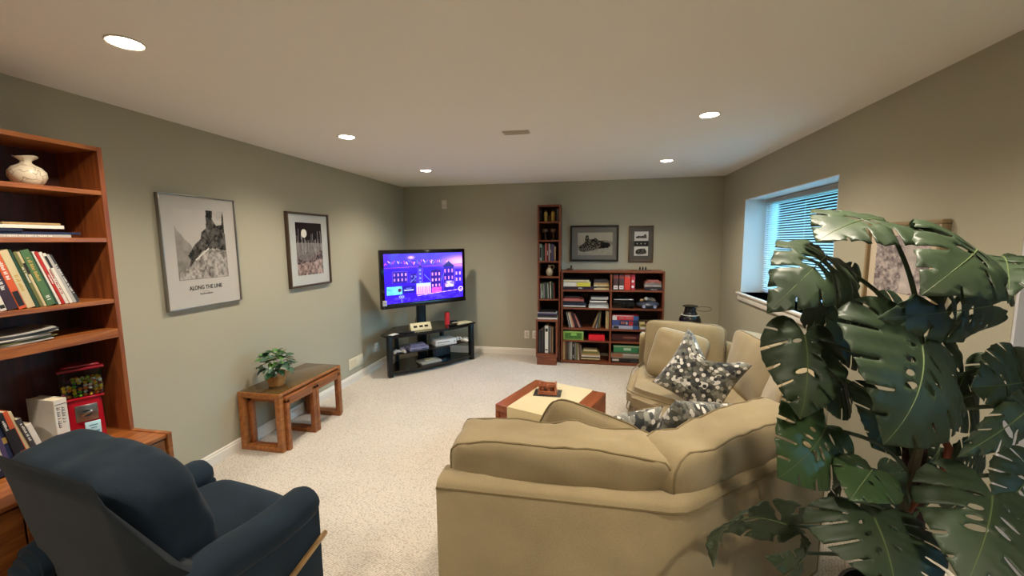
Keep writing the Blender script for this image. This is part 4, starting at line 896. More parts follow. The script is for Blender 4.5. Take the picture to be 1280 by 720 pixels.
stack('back', 2.376, .31, LS[1], [('black', .010, .29, 0), ('white', .016, .295, .0), ('dark blue', .030, .30, .006), ('black', .026, .28, 0), ('pink', .022, .27, .002), ('pink', .016, .22, -.0), ('dark red', .012, .24, .01), ('black', .014, .20, .02)], 'left pile, second left shelf, low bookcase', 'left pile on the second left shelf')
stack('back', 2.712, .31, LS[1], [('white', .022, .255, .0), ('pale grey', .020, .255, .0, [(1, .4, .8)]), ('grey', .020, .24, .008), ('dark grey', .010, .22, .02), ('white', .022, .22, .012), ('black', .014, .20, .02), ('pale grey', .030, .22, .03, [(0, .3, .5)]), ('dark grey', .012, .20, .03)], 'right pile, second left shelf, low bookcase', 'right pile on the second left shelf')
row('back', 2.445, .28, LS[2], [('black', .014, .215, None, 10), ('pale grey', .010, .21, None, 12), ('dark grey', .016, .22, None, 13), ('white', .012, .205, None, 14), ('tan', .016, .215, None, 15), ('pink', .018, .21, None, 16), ('black', .020, .205, None, 18), ('plum', .016, .21, None, 19), ('dark red', .014, .205, None, 21), ('white', .008, .20, None, 23), ('pink', .012, .20, None, 24), ('black', .010, .2, None, 25)], 14, 'on the third left shelf, leaning left', 'left leaning books on the third left shelf')
row('back', 2.760, .28, LS[2], [('tan', .014, .21, None, -20), ('brown', .012, .215, None, -18), ('dark grey', .018, .215, None, -14), ('white', .010, .205, None, -10), ('dark grey', .020, .215, None, -6), ('olive', .014, .21, None, -4), ('brown', .014, .225, None, -2)], -10, 'on the third left shelf, leaning right', 'right leaning books on the third left shelf')
row('back', 2.936, .28, LS[2], [('cream', .042, .235, [(0, .2, .8)], 0)], 0, 'at the right end of the third left shelf', 'upright cream book')
t = thing('board_game_box', 'green patterned box on the narrow left shelf of the low bookcase', 'box', (2.515, -.24, LS[3]+.0005)); MB().box((-.135, -.08, 0), (.135, .1, .118), r=.003).obj('body', mat('leaf_green_box', '#86a552', rough=.6), t)
MB().box((-.110, -.0825, .018), (.110, -.0798, .100)).obj('picture_panel', mat('green_picture', '#3f6a22', rough=.6, var=.6, vscale=40), t, smooth=False); MB().box((-.03, -.084, .06), (.045, -.082, .095)).obj('picture_patch', mat('light_green', '#7fb050', rough=.6), t, smooth=False)
t = thing('peg_block', 'bright red block with small dark pegs on the narrow left shelf', 'toy', (2.820, -.25, LS[3]+.0005)); MB().box((-.105, -.07, 0), (.105, .07, .078), r=.006).obj('block', mat('bright_red', '#d8182a', rough=.4), t)
for k in range(5):
    for j in range(2): MB().cyl((-.078+k*.039, -.04+j*.06, .078), .0035, .030, 8).obj('peg', M_DKP, t)
row('back', 2.376, .30, BR, [('tan', .030, .262, None), ('brown', .024, .255, None), ('dark grey', .022, .25, None), ('grey', .020, .248, None), ('pale grey', .026, .255, None), ('black', .030, .26, [(1, .72, .88), (1, .1, .3)]), ('grey', .020, .245, None), ('olive', .022, .235, None), ('pale grey', .020, .23, None), ('brown', .022, .225, None, 4), ('grey', .02, .21, None, 6)], 0, 'on the low bookcase bottom left shelf', 'upright books on the bottom left shelf')
stack('back', 2.622, .315, BR, [('brown', .026, .24, .0), ('cream', .018, .245, .0), ('black', .014, .24, 0), ('white', .022, .245, .004), ('tan', .020, .235, .004), ('olive', .030, .225, .01), ('cream', .016, .18, .03)], 'pile on the bottom left shelf', 'pile on the bottom left shelf')
# ---- right bay
zt = LS[0]+.002
for k, (c, w_, wh) in enumerate((('dark red', .062, 1), ('dark red', .062, 1), ('red', .075, 0), ('dark red', .05, 1))):
    x = 3.022+[0, .072, .140, .222][k]
    t = thing('case_box', ['dark box file with red top and white label, far left of the upper right shelf', 'dark box file with red top and white label, second on the upper right shelf', 'plain bright red box on the upper right shelf', 'narrow red box with white spots on the upper right shelf'][k], 'box', (x, -.30, zt+.0005), group='box files on the upper right shelf')
    MB().box((0, 0, 0), (w_, .2, .205), r=.002).obj('body', [mat('charcoal_red', '#4b3534', rough=.5), MATS['charcoal_red'], mat('poppy_red', '#d43a2c', rough=.5), mat('crimson_box', '#b8303a', rough=.5)][k], t)
    if k < 2:
        MB().box((.004, -.002, .012), (w_-.004, .001, .058)).obj('white_label', mat('label_white', '#ddd6d0', rough=.6), t, smooth=False); MB().box((0, -.002, .150), (w_, .001, .190)).obj('red_band', mat('band_red', '#8c3a34', rough=.5), t, smooth=False)
        MB().box((.012, -.003, .030), (w_-.012, -.0015, .040)).obj('label_print', mat('label_pink', '#a86a66', rough=.6), t, smooth=False)
    elif k == 2: MB().box((.004, -.002, .165), (w_-.004, .001, .195)).obj('pale_band', mat('band_salmon', '#b0645a', rough=.5), t, smooth=False)
    else:
        for z in (.045, .115): MB().cyl((w_*.45, -.0025, z), .016, .004, 16, axis='y').obj('white_spot', MATS['label_white'], t)
stack('back', 3.420, .30, zt, [('dark blue', .022, .215, .0, [(1, .3, .7)]), ('dark grey', .024, .21, .0), ('pale grey', .022, .205, -.008, [(3, .2, .5)]), ('grey', .022, .20, -.004), ('pink', .022, .19, .002, [(1, .3, .6)]), ('pink', .016, .13, .03)], 'upper right stack of game cases', 'game cases on the upper right shelf', cat='game case', name='game_case', jit=.015)
zt = LS[1]+.002
t = thing('video_recorder', 'black recorder with a silver lid strip on the second right shelf', 'device', (3.155, -.2, zt+.0005)); MB().box((-.135, -.12, 0), (.135, .10, .075), r=.008).obj('body', M_BLKG, t); MB().box((-.130, -.11, .078), (.130, .10, .128), r=.012).obj('upper_deck', M_BLKM, t)
MB().box((-.12, -.113, .112), (.12, -.108, .120)).obj('silver_strip', M_GREYP, t, smooth=False); MB().box((.075, -.1135, .113), (.105, -.109, .124)).obj('bright_badge', M_WHITE, t, smooth=False)
MB().box((-.135, -.121, .074), (.135, -.119, .079)).obj('seam', M_DKP, t, smooth=False)
t = thing('game_console', 'dark blue grey console with two round dials on the second right shelf', 'console', (3.465, -.225, zt+.0005)); b = MB(); b.sphere((0, 0, .048), .15, (1, .8, .32)).cyl((0, 0, 0), .10, .03, 24).obj('body', mat('slate_plastic', '#3c4250', rough=.35), t)
for x in (-.06, .075): MB().cyl((x, -.122, .034), .020, .016, 20, axis='y').obj('dial', mat('pale_dial', '#8e93a8', rough=.4), t)
MB().box((-.025, -.125, .028), (.03, -.108, .044), r=.002).obj('centre_panel', M_DKP, t)
t = gamepad('silver white game controller lying on the slate console in the low bookcase', (3.47, -.24, zt+.098), .5, M_GREYP); t.rotation_euler.y = .15
t = thing('toy_wheel', 'small tan round toy beside the controller on the slate console', 'toy', (3.385, -.27, zt+.088)); MB().sphere((0, 0, .018), .026, (1, 1, .8)).obj('ball', mat('tan_plastic', '#a58a62', rough=.5), t); MB().cyl((0, -.022, .018), .010, .004, 14, axis='y').obj('hub', M_DW, t)
zt = LS[2]+.002
def gbox(label, x, z, w_, h, m, marks, d=.2, y=-.30, name='board_game_box'):
    t = thing(name, label, 'box', (x, y, z+.0005)); MB().box((0, 0, 0), (w_, d, h), r=.002).obj('body', m, t)
    for (x0, x1, z0, z1, mm) in marks: MB().box((w_*x0, -.0018, h*z0), (w_*x1, .001, h*z1)).obj('printed_panel', mm, t, smooth=False)
    return t
MR, MBu, MW, MDB, MY = mat('print_red', '#c8303a'), mat('print_blue', '#2f5590'), mat('print_white', '#d8d6d4'), mat('print_navy', '#232c55'), mat('print_yellow', '#a89a5a')
gbox('white and blue board game box at the bottom of the red and blue pile', 3.018, zt, .335, .046, mat('lavender_white', '#a9adc4'), [(0.05, .25, .2, .9, M_DKP), (.78, 1, 0, 1, MBu)])
gbox('navy board game box with a red emblem in the middle of the pile', 3.015, zt+.0475, .335, .072, MDB, [(0, .28, 0, 1, mat('print_mid_blue', '#3a4a86')), (.34, .38, .3, .75, MATS['band_salmon']), (.41, .45, .3, .75, MATS['band_salmon']), (.48, .52, .3, .75, MATS['band_salmon']), (.55, .58, .25, .7, MW), (.64, .79, .1, .8, MR), (.68, .75, .3, .62, MW)])
gbox('red and white board game box on top of the pile', 3.020, zt+.121, .33, .060, MR, [(0, .17, 0, .8, MW), (0, 1, .88, 1, MW), (.28, .44, .3, .6, MATS['label_pink']), (.52, .74, .3, .6, MATS['label_pink']), (.80, 1, 0, 1, MBu)])
gbox('pale grey puzzle box under the yellow one', 3.365, zt, .24, .034, M_GREYP, [(0.05, .8, .3, .6, MW)]); gbox('yellow and cream box beside the red and blue pile', 3.362, zt+.0355, .245, .062, mat('cream_card', '#b3a878'), [(0.02, .98, .2, .62, MY), (.08, .5, .3, .5, MATS['cover_olive'] if 'cover_olive' in MATS else MY)])
zt = LS[3]+.002
gbox('large dark maroon game case on the narrow right shelf', 3.012, zt, .50, .095, mat('maroon', '#3f141a', rough=.4), [(.30, .62, .42, .66, mat('dull_gold', '#7a4a42')), (0, 1, .20, .24, mat('maroon_dark', '#24090c'))])
gbox('black board game box at the bottom right of the low bookcase', 3.018, BR, .42, .060, mat('card_black', '#141416'), [(.02, .22, .35, .8, M_GREYP), (.56, .80, .1, .9, M_DKP), (.84, .95, .2, .7, MW)], y=-.315)
gbox('grey and tan game box in the middle of the bottom right pile', 3.010, BR+.0615, .43, .062, mat('card_grey', '#8e8a80'), [(0.02, .34, .15, .95, mat('card_tan', '#94614c')), (.36, .98, .6, .95, MATS['pale_grey_plastic'])], y=-.315)
gbox('green board game box on top of the bottom right pile', 3.040, BR+.125, .36, .105, mat('card_green', '#2f7a50'), [(0, 1, .78, 1, mat('card_sage', '#7f9a78')), (.36, .62, .40, .70, mat('card_mint', '#a8c4b0')), (0, 1, 0, .18, mat('card_olive', '#4f5a44')), (.84, 1, .2, .75, mat('card_deep_green', '#1e5a3a'))], y=-.315)
# ---- on top of the low bookcase
t = thing('model_ornament', 'small dark bronze boat shaped ornament left on top of the low bookcase', 'ornament', (2.46, -.20, 1.2445)); MB().sphere((0, 0, .016), .045, (1, .5, .36)).box((-.05, -.02, 0), (.04, .02, .012), r=.004).obj('hull', M_DW, t); MB().lathe([(.014, .02), (.010, .045), (.013, .055), (.002, .07)], n=12, c=(.015, 0, 0)).obj('funnel', M_BLACK, t)
t = thing('peg_stand', 'thin dark stand with three small black pegs on top of the low bookcase', 'ornament', (3.37, -.20, 1.2445)); MB().box((-.12, -.03, 0), (.13, .03, .010), r=.003).obj('base', M_DW, t)
for k in range(3): MB().lathe([(.010, .010), (.012, .03), (.007, .036), (.010, .046), (.003, .052)], n=12, c=(-.01+k*.036, 0, 0)).obj('peg', M_BLACK, t)

# ================================================================ SECTIONAL SOFA
sofa = thing('sectional_sofa', 'large beige linen sectional sofa curving round the coffee table', 'sofa', (3.2, -3.4, 0))
SO = Matrix.Translation((-3.2, 3.4, 0))
OUT = [(2.168, -4.34), (3.02, -4.337), (3.075, -4.325), (3.122, -4.293), (3.81, -3.71), (4.14, -2.95), (4.17, -2.12), (3.93, -1.72), (3.26, -1.50)]
RT = .725
rail = []
pr = [(0, .06), (0, RT-.028), (.003, RT-.024), (.006, RT-.016), (.014, RT-.007), (.028, RT-.002), (.05, RT), (.11, RT), (.135, RT-.010), (.15, RT-.035), (.155, RT-.06), (.155, .10), (.14, .06)]
MB().sweep(OUT, pr, mtx=SO).obj('back_frame', M_SOFA, sofa, ang=50)
MB().sweep(OUT, [(-.004, RT-.032), (.002, RT-.032), (.004, RT-.025), (-.003, RT-.024)], mtx=SO).obj('piping', M_PIPE, sofa, ang=50)
MB().sweep(OUT, [(-.003, .060), (.01, .060), (.01, .072), (-.003, .072)], mtx=SO).obj('hem_piping', M_PIPE, sofa)
for (x, y) in OUT[4:-1]:
    MB().tube([(x-(x-3.1)*.001, y, .06), (x, y, RT-.03)], .0035, n=6, mtx=SO).obj('seam', M_PIPE, sofa)
SEATS = [[(2.19, -4.19), (3.00, -4.20), (2.74, -3.42), (2.19, -3.42)], [(3.01, -4.19), (3.69, -3.62), (3.12, -3.02), (2.76, -3.41)],
         [(3.70, -3.60), (4.00, -2.90), (3.92, -2.62), (3.42, -2.60), (3.06, -2.80), (3.13, -3.01)], [(4.00, -2.86), (4.02, -2.12), (3.84, -1.84), (3.26, -1.64), (3.12, -1.95), (3.02, -2.50), (3.10, -2.60), (3.46, -2.88)]]
M_SK = MATS['sofa_linen']
def shrink(P, k):
    c = sum((Vector(p) for p in P), Vector((0, 0)))/len(P); return [tuple(c+(Vector(p)-c)*k) for p in P]
for i, P in enumerate(SEATS):
    MB().prism(shrink(P, .965), .07, .285, bev=.012, mtx=SO).obj('seat_base', M_SK, sofa)
    z0, z1 = (.287, .445) if i < 3 else (.290, .485)
    b = MB().prism(P, z0, z1, bev=.045 if i < 3 else .07, seg=5, mtx=SO)
    b.obj('seat_cushion', M_SK, sofa, ang=60)
    pts = []
    for q in range(len(P)):
        a, c, d_ = Vector(P[q-1]), Vector(P[q]), Vector(P[(q+1) % len(P)])
        e1, e2 = (c-a).normalized(), (d_-c).normalized()
        for k in range(5):
            s = k/4; p_ = (c-e1*.05)*(1-s)**2+c*2*s*(1-s)+(c+e2*.05)*s*s; pts.append((p_.x, p_.y))
    cc = sum((Vector(p) for p in P), Vector((0, 0)))/len(P)
    for z in (z0+.022, z1-.022):
        MB().tube([((cc+(Vector(p)-cc)*.992).x, (cc+(Vector(p)-cc)*.992).y, z) for p in pts], .0045, n=6, closed=True, mtx=SO).obj('piping', M_PIPE, sofa)
for (x, y) in ((2.25, -4.25), (2.25, -3.5), (3.0, -4.25), (3.7, -3.65), (3.15, -2.95), (4.05, -2.9), (4.05, -2.15), (3.30, -1.6), (3.10, -2.3)):
    MB().cyl((x-3.2, y+3.4, .001), .022, .072, 14, r2=.028).obj('foot', M_DW, sofa)
def back_cushion(cx, cy, rz, Wd, Hh, T, z=.44, lean=10, seed=0, pf=.045, wr=.006):
    b, loops = puff(Wd, Hh, T, n=16, k=9, puff_=pf, seed=seed, wr=wr)
    M_ = Matrix.Translation((cx-3.2, cy+3.4, z)) @ Matrix.Rotation(rz, 4, 'Z') @ Matrix.Rotation(radians(-lean), 4, 'X')
    o = b.obj('back_cushion', M_SK, sofa, ang=180); o.matrix_local = M_
    for L in loops: MB().tube(L, .0048, n=6, closed=True).obj('piping', M_PIPE, o)
    return o
# front face of every cushion is local +y -> turned towards the middle; lean tilts the top outwards
back_cushion(2.615, -4.115, 0, .86, .42, .21, lean=-7, seed=1, wr=.018, pf=.03)
back_cushion(3.305, -3.885, radians(40.6), .93, .42, .21, lean=-6, seed=2, wr=.018, pf=.03)
back_cushion(3.800, -3.30, radians(68), .70, .46, .21, lean=-8, seed=3)
back_cushion(3.935, -2.50, radians(91), .80, .46, .21, lean=-10, seed=4)
back_cushion(3.560, -1.91, radians(180-19), .68, .45, .20, lean=-12, seed=5)

# ---- loose pillows
def pebble_cloth():
    m, nt, b = newmat('pebble_cloth'); tc = nt.nodes.new('ShaderNodeTexCoord')
    base = srgb('#4e4a40'); prev = None
    def layer(scale, off, thr, cols, prev):
        mp = nt.nodes.new('ShaderNodeMapping'); mp.inputs['Location'].default_value = off; mp.inputs['Scale'].default_value = (scale, scale*1.0, scale*1.35)
        v = nt.nodes.new('ShaderNodeTexVoronoi'); v.voronoi_dimensions = '2D'; v.inputs['Scale'].default_value = 1; v.inputs['Randomness'].default_value = .8
        uvn = nt.nodes.new('ShaderNodeUVMap'); nt.links.new(uvn.outputs[0], mp.inputs[0]); nt.links.new(mp.outputs[0], v.inputs['Vector'])
        lt = nt.nodes.new('ShaderNodeMath'); lt.operation = 'LESS_THAN'; lt.inputs[1].default_value = thr; nt.links.new(v.outputs['Distance'], lt.inputs[0])
        sp = nt.nodes.new('ShaderNodeSeparateColor'); nt.links.new(v.outputs['Color'], sp.inputs[0])
        cr = nt.nodes.new('ShaderNodeValToRGB'); cr.color_ramp.interpolation = 'CONSTANT'
        e = cr.color_ramp.elements; e[0].position = 0; e[0].color = srgb(cols[0]); e[1].position = 1/len(cols); e[1].color = srgb(cols[1])
        for i, c in enumerate(cols[2:]): k = e.new((i+2)/len(cols)); k.color = srgb(c)
        nt.links.new(sp.outputs[0], cr.inputs[0])
        mx = nt.nodes.new('ShaderNodeMix'); mx.data_type = 'RGBA'; nt.links.new(lt.outputs[0], mx.inputs[0]); nt.links.new(cr.outputs[0], mx.inputs[7])
        if prev is None: mx.inputs[6].default_value = base
        else: nt.links.new(prev, mx.inputs[6])
        return mx.outputs[2]
    a = layer(9, (0, 0, 0), .56, ['#6b6c66', '#2b2f33', '#8f9088', '#5a5d5a', '#3a3b38', '#d9d8d2'], None)
    c = layer(14, (3.3, 1.7, 0), .40, ['#4b4f50', '#e4e2dc', '#77786f', '#22272c', '#9a9a90', '#5f5f56', '#ebe9e3'], a)
    nt.links.new(c, b.inputs['Base Color']); b.inputs['Roughness'].default_value = .75; b.inputs['Sheen Weight'].default_value = .2; return m
M_PEB = pebble_cloth()
def pillow_mesh(S, T, m, seed=0, fold=0, pinch=.10):
    n = 22; t_ = bmesh.new(); uvl = t_.loops.layers.uv.new('UVMap'); G = {}
    for s in (1, -1):
        for i in range(n+1):
            for j in range(n+1):
                u, v = -1+2*i/n, -1+2*j/n
                if s == -1 and (i in (0, n) or j in (0, n)): G[(s, i, j)] = G[(1, i, j)]; continue
                x = u*(1-pinch*(1-v*v)*abs(u)**2)*(1-.4*max(0, .10-pinch)*abs(u*v)**5*8*.5); z = v*(1-pinch*(1-u*u)*abs(v)**2)*(1-.4*max(0, .10-pinch)*abs(u*v)**5*8*.5); h = T/2*((1-abs(u)**2.6)*(1-abs(v)**2.6))**.55
                p_ = Vector((x*S/2, s*h, z*S/2)); nz = noise.noise_vector(p_*9+Vector((seed*2.3, 0, seed)))*.010*(1-max(abs(u), abs(v))**4)
                p_ += nz; p_.y -= fold*max(0, 1-abs(u)*2.2)*max(0, v)**1.2*.5
                p_.z -= fold*max(0, 1-abs(u)*1.3)*max(0, v)**2*.9
                G[(s, i, j)] = t_.verts.new(p_)
    for s in (1, -1):
        for i in range(n):
            for j in range(n):
                q = [(i, j), (i+1, j), (i+1, j+1), (i, j+1)]; q = q if s == -1 else q[::-1]
                f = t_.faces.new([G[(s, a, b_)] for a, b_ in q])
                for lp_, (a, b_) in zip(f.loops, q): lp_[uvl].uv = (a/n+(.37 if s == 1 else 0), b_/n)
    bmesh.ops.recalc_face_normals(t_, faces=t_.faces[:])
    me = D.meshes.new('cover'); t_.to_mesh(me); t_.free(); me.materials.append(m); me.polygons.foreach_set('use_smooth', [True]*len(me.polygons)); return me
def pillow(label, loc, rot, S, T, m, seed, fold=0, piping=None):
    t = thing('throw_pillow', label, 'pillow', loc, rot=rot); link('cover', pillow_mesh(S, T, m, seed, fold, .02 if piping else .10), t)
    if piping:
        pts = []
        for k in range(60):
            a = 4*k/60; e, f = int(a), a-int(a); u, v = [(-1+2*f, -1), (1, -1+2*f), (1-2*f, 1), (-1, 1-2*f)][e]
            q_ = 1-.4*.08*abs(u*v)**5*4; pts.append((u*(1-.02*(1-v*v)*abs(u)**2)*q_*S/2, 0, v*(1-.02*(1-u*u)*abs(v)**2)*q_*S/2))
        MB().tube(pts, .0045, n=6, closed=True).obj('piping', piping, t)
    return t
P_ = radians
pillow('large pebble patterned pillow standing on its corner on the far seat', (3.50, -2.74, .695), (P_(-22), P_(25), P_(-28)), .47, .18, M_PEB, 1, fold=.13)
pillow('plain beige pillow behind the large pebble patterned pillow', (3.45, -2.22, .675), (P_(-24), P_(10), P_(-22)), .44, .15, M_SK, 2, piping=M_PIPE)
pillow('pebble patterned pillow left of the pair leaning on the near back cushion', (2.89, -3.80, .655), (P_(24), P_(-12), P_(14)), .42, .15, M_PEB, 3)
pillow('pebble patterned pillow right of the pair leaning on the near corner cushion', (3.22, -3.60, .655), (P_(24), P_(12), P_(36)), .42, .15, M_PEB, 4)
pillow('plain beige pillow leaning on the near straight back cushion', (2.70, -3.88, .665), (P_(16), P_(22), P_(10)), .46, .16, M_SK, 5, piping=M_PIPE)

# ================================================================ COFFEE TABLE
CA = math.atan2(-.23, .61)
ct = thing('coffee_table', 'square reddish wood coffee table with a pale cloth runner', 'table', (2.452, -2.616, 0), CA)
hw = .325
M_CT = wood('coffee_wood', '#7c3c1c', '#97502a', axis=1, rough=.3)
MB().box((-hw, -hw, .345), (hw, hw, .40), r=.004).obj('tabletop', M_CT, ct)
for s in (-1, 1): MB().box((s*hw-(.03 if s > 0 else 0), -hw, .03), (s*hw+(.03 if s < 0 else 0), hw, .3445), r=.004).obj('side_panel', M_CT, ct)
MB().box((-hw+.03, -.02, .06), (hw-.03, .02, .3445), r=.003).box((-hw+.03, -hw+.01, .22), (hw-.03, -hw+.03, .3445), r=.003).obj('apron', M_CT, ct)
MB().box((-hw+.01, -hw+.01, .001), (hw-.01, hw-.01, .03), r=.003).obj('plinth', M_CT, ct)
rn = MB().box((-.215, -hw-.007, .4006), (.215, hw+.007, .4036), r=.001).box((-.215, -hw-.007, .305), (.215, -hw-.004, .4036), r=.001).box((-.215, hw+.004, .27), (.215, hw+.007, .4036), r=.001)
ro = rn.obj('table_runner', fabric('runner_cloth', '#d6c498', var=.05)); ro.matrix_world = Matrix.Translation((2.452, -2.616, 0)) @ Matrix.Rotation(CA, 4, 'Z'); tag(ro, 'wide cream cloth runner draped over the coffee table', 'cloth')
M_COP = wood('copper_wood', '#8a4a30', '#b8704c', axis=0, rough=.35)
pz = thing('wooden_puzzle', 'small reddish wooden block puzzle on the coffee table runner', 'puzzle', (2.405, -2.515, .4058), CA+.35)
MB().box((-.075, -.055, .002), (.075, .055, .012), r=.002).obj('base_board', M_COP, pz)
for lo, hi in (((-.07, -.05, .012), (-.058, .05, .085)), ((.058, -.05, .012), (.07, .05, .085)), ((-.058, .035, .012), (.058, .047, .075)), ((-.058, -.05, .012), (.058, -.042, .030)), ((-.058, -.05, .066), (-.012, -.038, .088)), ((.012, -.05, .066), (.058, -.038, .088)), ((-.012, -.048, .05), (.012, .03, .066))):
    MB().box(lo, hi, r=.002).obj('panel', M_COP, pz)
for x, h in ((-.040, .036), (-.018, .05), (.006, .036), (.032, .046)): MB().box((x-.008, -.03, .012), (x+.008, -.01, .012+h), r=.002).obj('block', M_DW if h > .04 else M_COP, pz)
gp = MB().box((-.11, -.085, 0), (.11, .085, .0015)).obj('clear_tray', glass('clear_sheet', rough=.25)); gp.location = (2.405, -2.515, .4040); gp.rotation_euler = (0, 0, CA+.35); tag(gp, 'thin clear plastic sheet under the wooden puzzle', 'tray')

# ================================================================ DARK END TABLE AND CANISTER behind the sofa
et = thing('end_table', 'dark wooden end table behind the far end of the sofa', 'table', (3.78, -.62, 0))
M_DWD = wood('dark_walnut', '#2e1712', '#472219', axis=2, rough=.4)
MB().box((-.36, -.26, .58), (.36, .26, .61), r=.004).obj('tabletop', M_DWD, et); MB().box((-.34, -.24, .52), (.34, .24, .5795), r=.003).obj('apron', M_DWD, et)
for sx in (-1, 1):
    for sy in (-1, 1): MB().box((sx*.33-.022, sy*.23-.022, .001), (sx*.33+.022, sy*.23+.022, .5195), r=.003).obj('leg', M_DWD, et)
cn = thing('lantern', 'squat black canister lantern with a wire loop handle on the end table', 'lantern', (3.90, -.62, .6105))
MB().lathe([(.09, 0), (.115, .012), (.125, .05), (.118, .10), (.095, .14), (.078, .150), (.075, .165), (.070, .170)], n=32).obj('body', mat('gloss_black', '#0d0d10', rough=.18, spec=.6), cn)
MB().lathe([(.068, .170), (.062, .20), (.060, .225), (.052, .235), (.085, .242), (.085, .250), (.04, .254), (.006, .256)], n=28).obj('cap', M_BLACK, cn)
MB().lathe([(.098, .136), (.103, .140), (.098, .146)], n=28).obj('steel_band', M_GREYP, cn)
MB().tube([(.065+.085*(1-cos(a)), .0, .212+.028*sin(a)) for a in [2*pi*k/24 for k in range(24)]], .0028, n=6, closed=True).obj('wire_handle', mat('dark_wire', '#4a3d33', rough=.5, metal=.5), cn)

# ================================================================ BLUE RECLINER
RZ = radians(-9)
rc = thing('recliner_chair', 'dark blue upholstered recliner seen from behind, facing the television', 'armchair', (1.059, -4.419, 0), RZ)
# local: +y forward, x right
def arm(s):
    b = MB(); t_ = bmesh.new()
    N = 14; rings = []
    for k in range(N+1):
        y = -.34+.68*k/N; f = 1-max(0, (k-(N-1.5))/1.5)**2*.35
        drop = .035*max(0, 1-k/5)
        ring = []
        for q in range(20):
            a = 2*pi*q/20; rx, rz_ = .092*f, .075*f
            ring.append(t_.verts.new((s*.352+rx*cos(a), y, .445+.012*sin(k*.5)-drop+rz_*sin(a))))
        rings.append(ring)
    for a, c in zip(rings, rings[1:]):
        for q in range(20): t_.faces.new((a[q], a[(q+1) % 20], c[(q+1) % 20], c[q]))
    for R, inv in ((rings[0], 1), (rings[-1], 0)): t_.faces.new(R[::-1] if inv else R)
    bmesh.ops.recalc_face_normals(t_, faces=t_.faces[:])
    bmesh.ops.bevel(t_, geom=[e for e in t_.edges if any(len(f.verts) > 4 for f in e.link_faces)], offset=.022, segments=3, affect='EDGES')
    b._add(t_); b.obj('armrest', M_NAVY, rc, ang=60)
    x0, x1 = (.272, .417) if s > 0 else (-.417, -.272)
    MB().box((x0, -.36, .05), (x1, .330, .43), r=.018, seg=3).obj('arm_side', M_NAVY, rc)
arm(-1); arm(1)
sc_, lps = puff(.54, .60, .20, n=12, k=8, puff_=.02, seed=9, wr=.006)
so_ = sc_.obj('seat_cushion', M_NAVY, rc, ang=180); so_.matrix_local = Matrix.Translation((0, -.265, .34)) @ Matrix.Rotation(radians(-90), 4, 'X')
MB().box((-.270, -.30, .06), (.270, .31, .25), r=.012).box((-.26, .29, .07), (.26, .335, .39), r=.02, seg=3).obj('footrest_panel', M_NAVY, rc)
# back shell: tapered plan, leaning backwards
t_ = bmesh.new(); sh = []
WF = [.50, .58, .90, 1, 1, .90, .58, .50, .50, .50]
for (z, yo, s) in ((.16, .02, .90), (.40, -.02, .96), (.62, -.055, 1), (.80, -.083, 1.0), (.872, -.095, .99), (.892, -.093, .965)):
    P = [(-.42*s, -.11), (-.40*s, -.15), (-.355*s, -.25), (-.335*s, -.265), (.238*s, -.265), (.268*s, -.25), (.36*s, -.15), (.385*s, -.11), (.36*s, -.08), (-.36*s, -.08)]
    sh.append([t_.verts.new((x, y+yo, .16+(z-.16)*WF[q_])) for q_, (x, y) in enumerate(P)])
for a, b in zip(sh, sh[1:]):
    for q in range(10): t_.faces.new((a[q], a[(q+1) % 10], b[(q+1) % 10], b[q]))
t_.faces.new(sh[0][::-1]); t_.faces.new(sh[-1]); bmesh.ops.recalc_face_normals(t_, faces=t_.faces[:])
MB()._add(t_).obj('back_shell', M_NAVY2, rc, ang=75)
bcsh, lps = puff(.93, .47, .23, n=20, k=5.4, puff_=.06, pb=.012, seed=12, wr=.014)
for v in bcsh.bm.verts: v.co.x *= 1-.27*max(0, v.co.z/.48-.35)*(1 if v.co.x > 0 else .5)
bo = bcsh.obj('back_cushion', M_NAVY, rc, ang=180); bo.matrix_local = Matrix.Translation((-.150, -.105, .386)) @ Matrix.Rotation(radians(12), 4, 'X')
M_LEV = wood('lever_wood', '#8a6a42', '#b08c5c', axis=1, rough=.4)
lv = MB().box((-.009, -.13, -.012), (.009, .13, .012), r=.006, mtx=Matrix.Translation((.433, .215, .25)) @ Matrix.Rotation(radians(20), 4, 'X')).obj('recline_lever', M_LEV, rc)
for x in (-.33, .33):
    for y in (-.28, .28): MB().cyl((x, y, .001), .02, .052, 12).obj('foot', M_BLACK, rc)

# ================================================================ MONSTERA
M_LG = leaf_mat('monstera_leaf', '#2a3826', '#3f5136', .48, .10)
M_LL = leaf_mat('monstera_leaf_young', '#3c5634', '#4e6a3e', .35, .15)
M_MID = mat('leaf_midrib', '#66774a', rough=.45); M_PET = mat('leaf_stalk', '#33442a', rough=.5); M_RED_ROOT = mat('aerial_root', '#7a3f2a', rough=.7, var=.2)
def catmull(P, n=6):
    out = []
    for i in range(len(P)-1):
        p0, p1, p2, p3 = P[max(0, i-1)], P[i], P[i+1], P[min(len(P)-1, i+2)]
        for k in range(n):
            t = k/n; out.append(tuple(.5*((2*p1[j])+(-p0[j]+p2[j])*t+(2*p0[j]-5*p1[j]+4*p2[j]-p3[j])*t*t+(-p0[j]+3*p1[j]-3*p2[j]+p3[j])*t**3) for j in (0, 1)))
    out.append(P[-1]); return out
HEART = [(0, 0), (-.10, .10), (-.21, .30), (-.22, .55), (-.12, .82), (.08, .99), (.30, 1.0), (.50, .88), (.68, .68), (.83, .42), (.93, .18), (1, 0)]
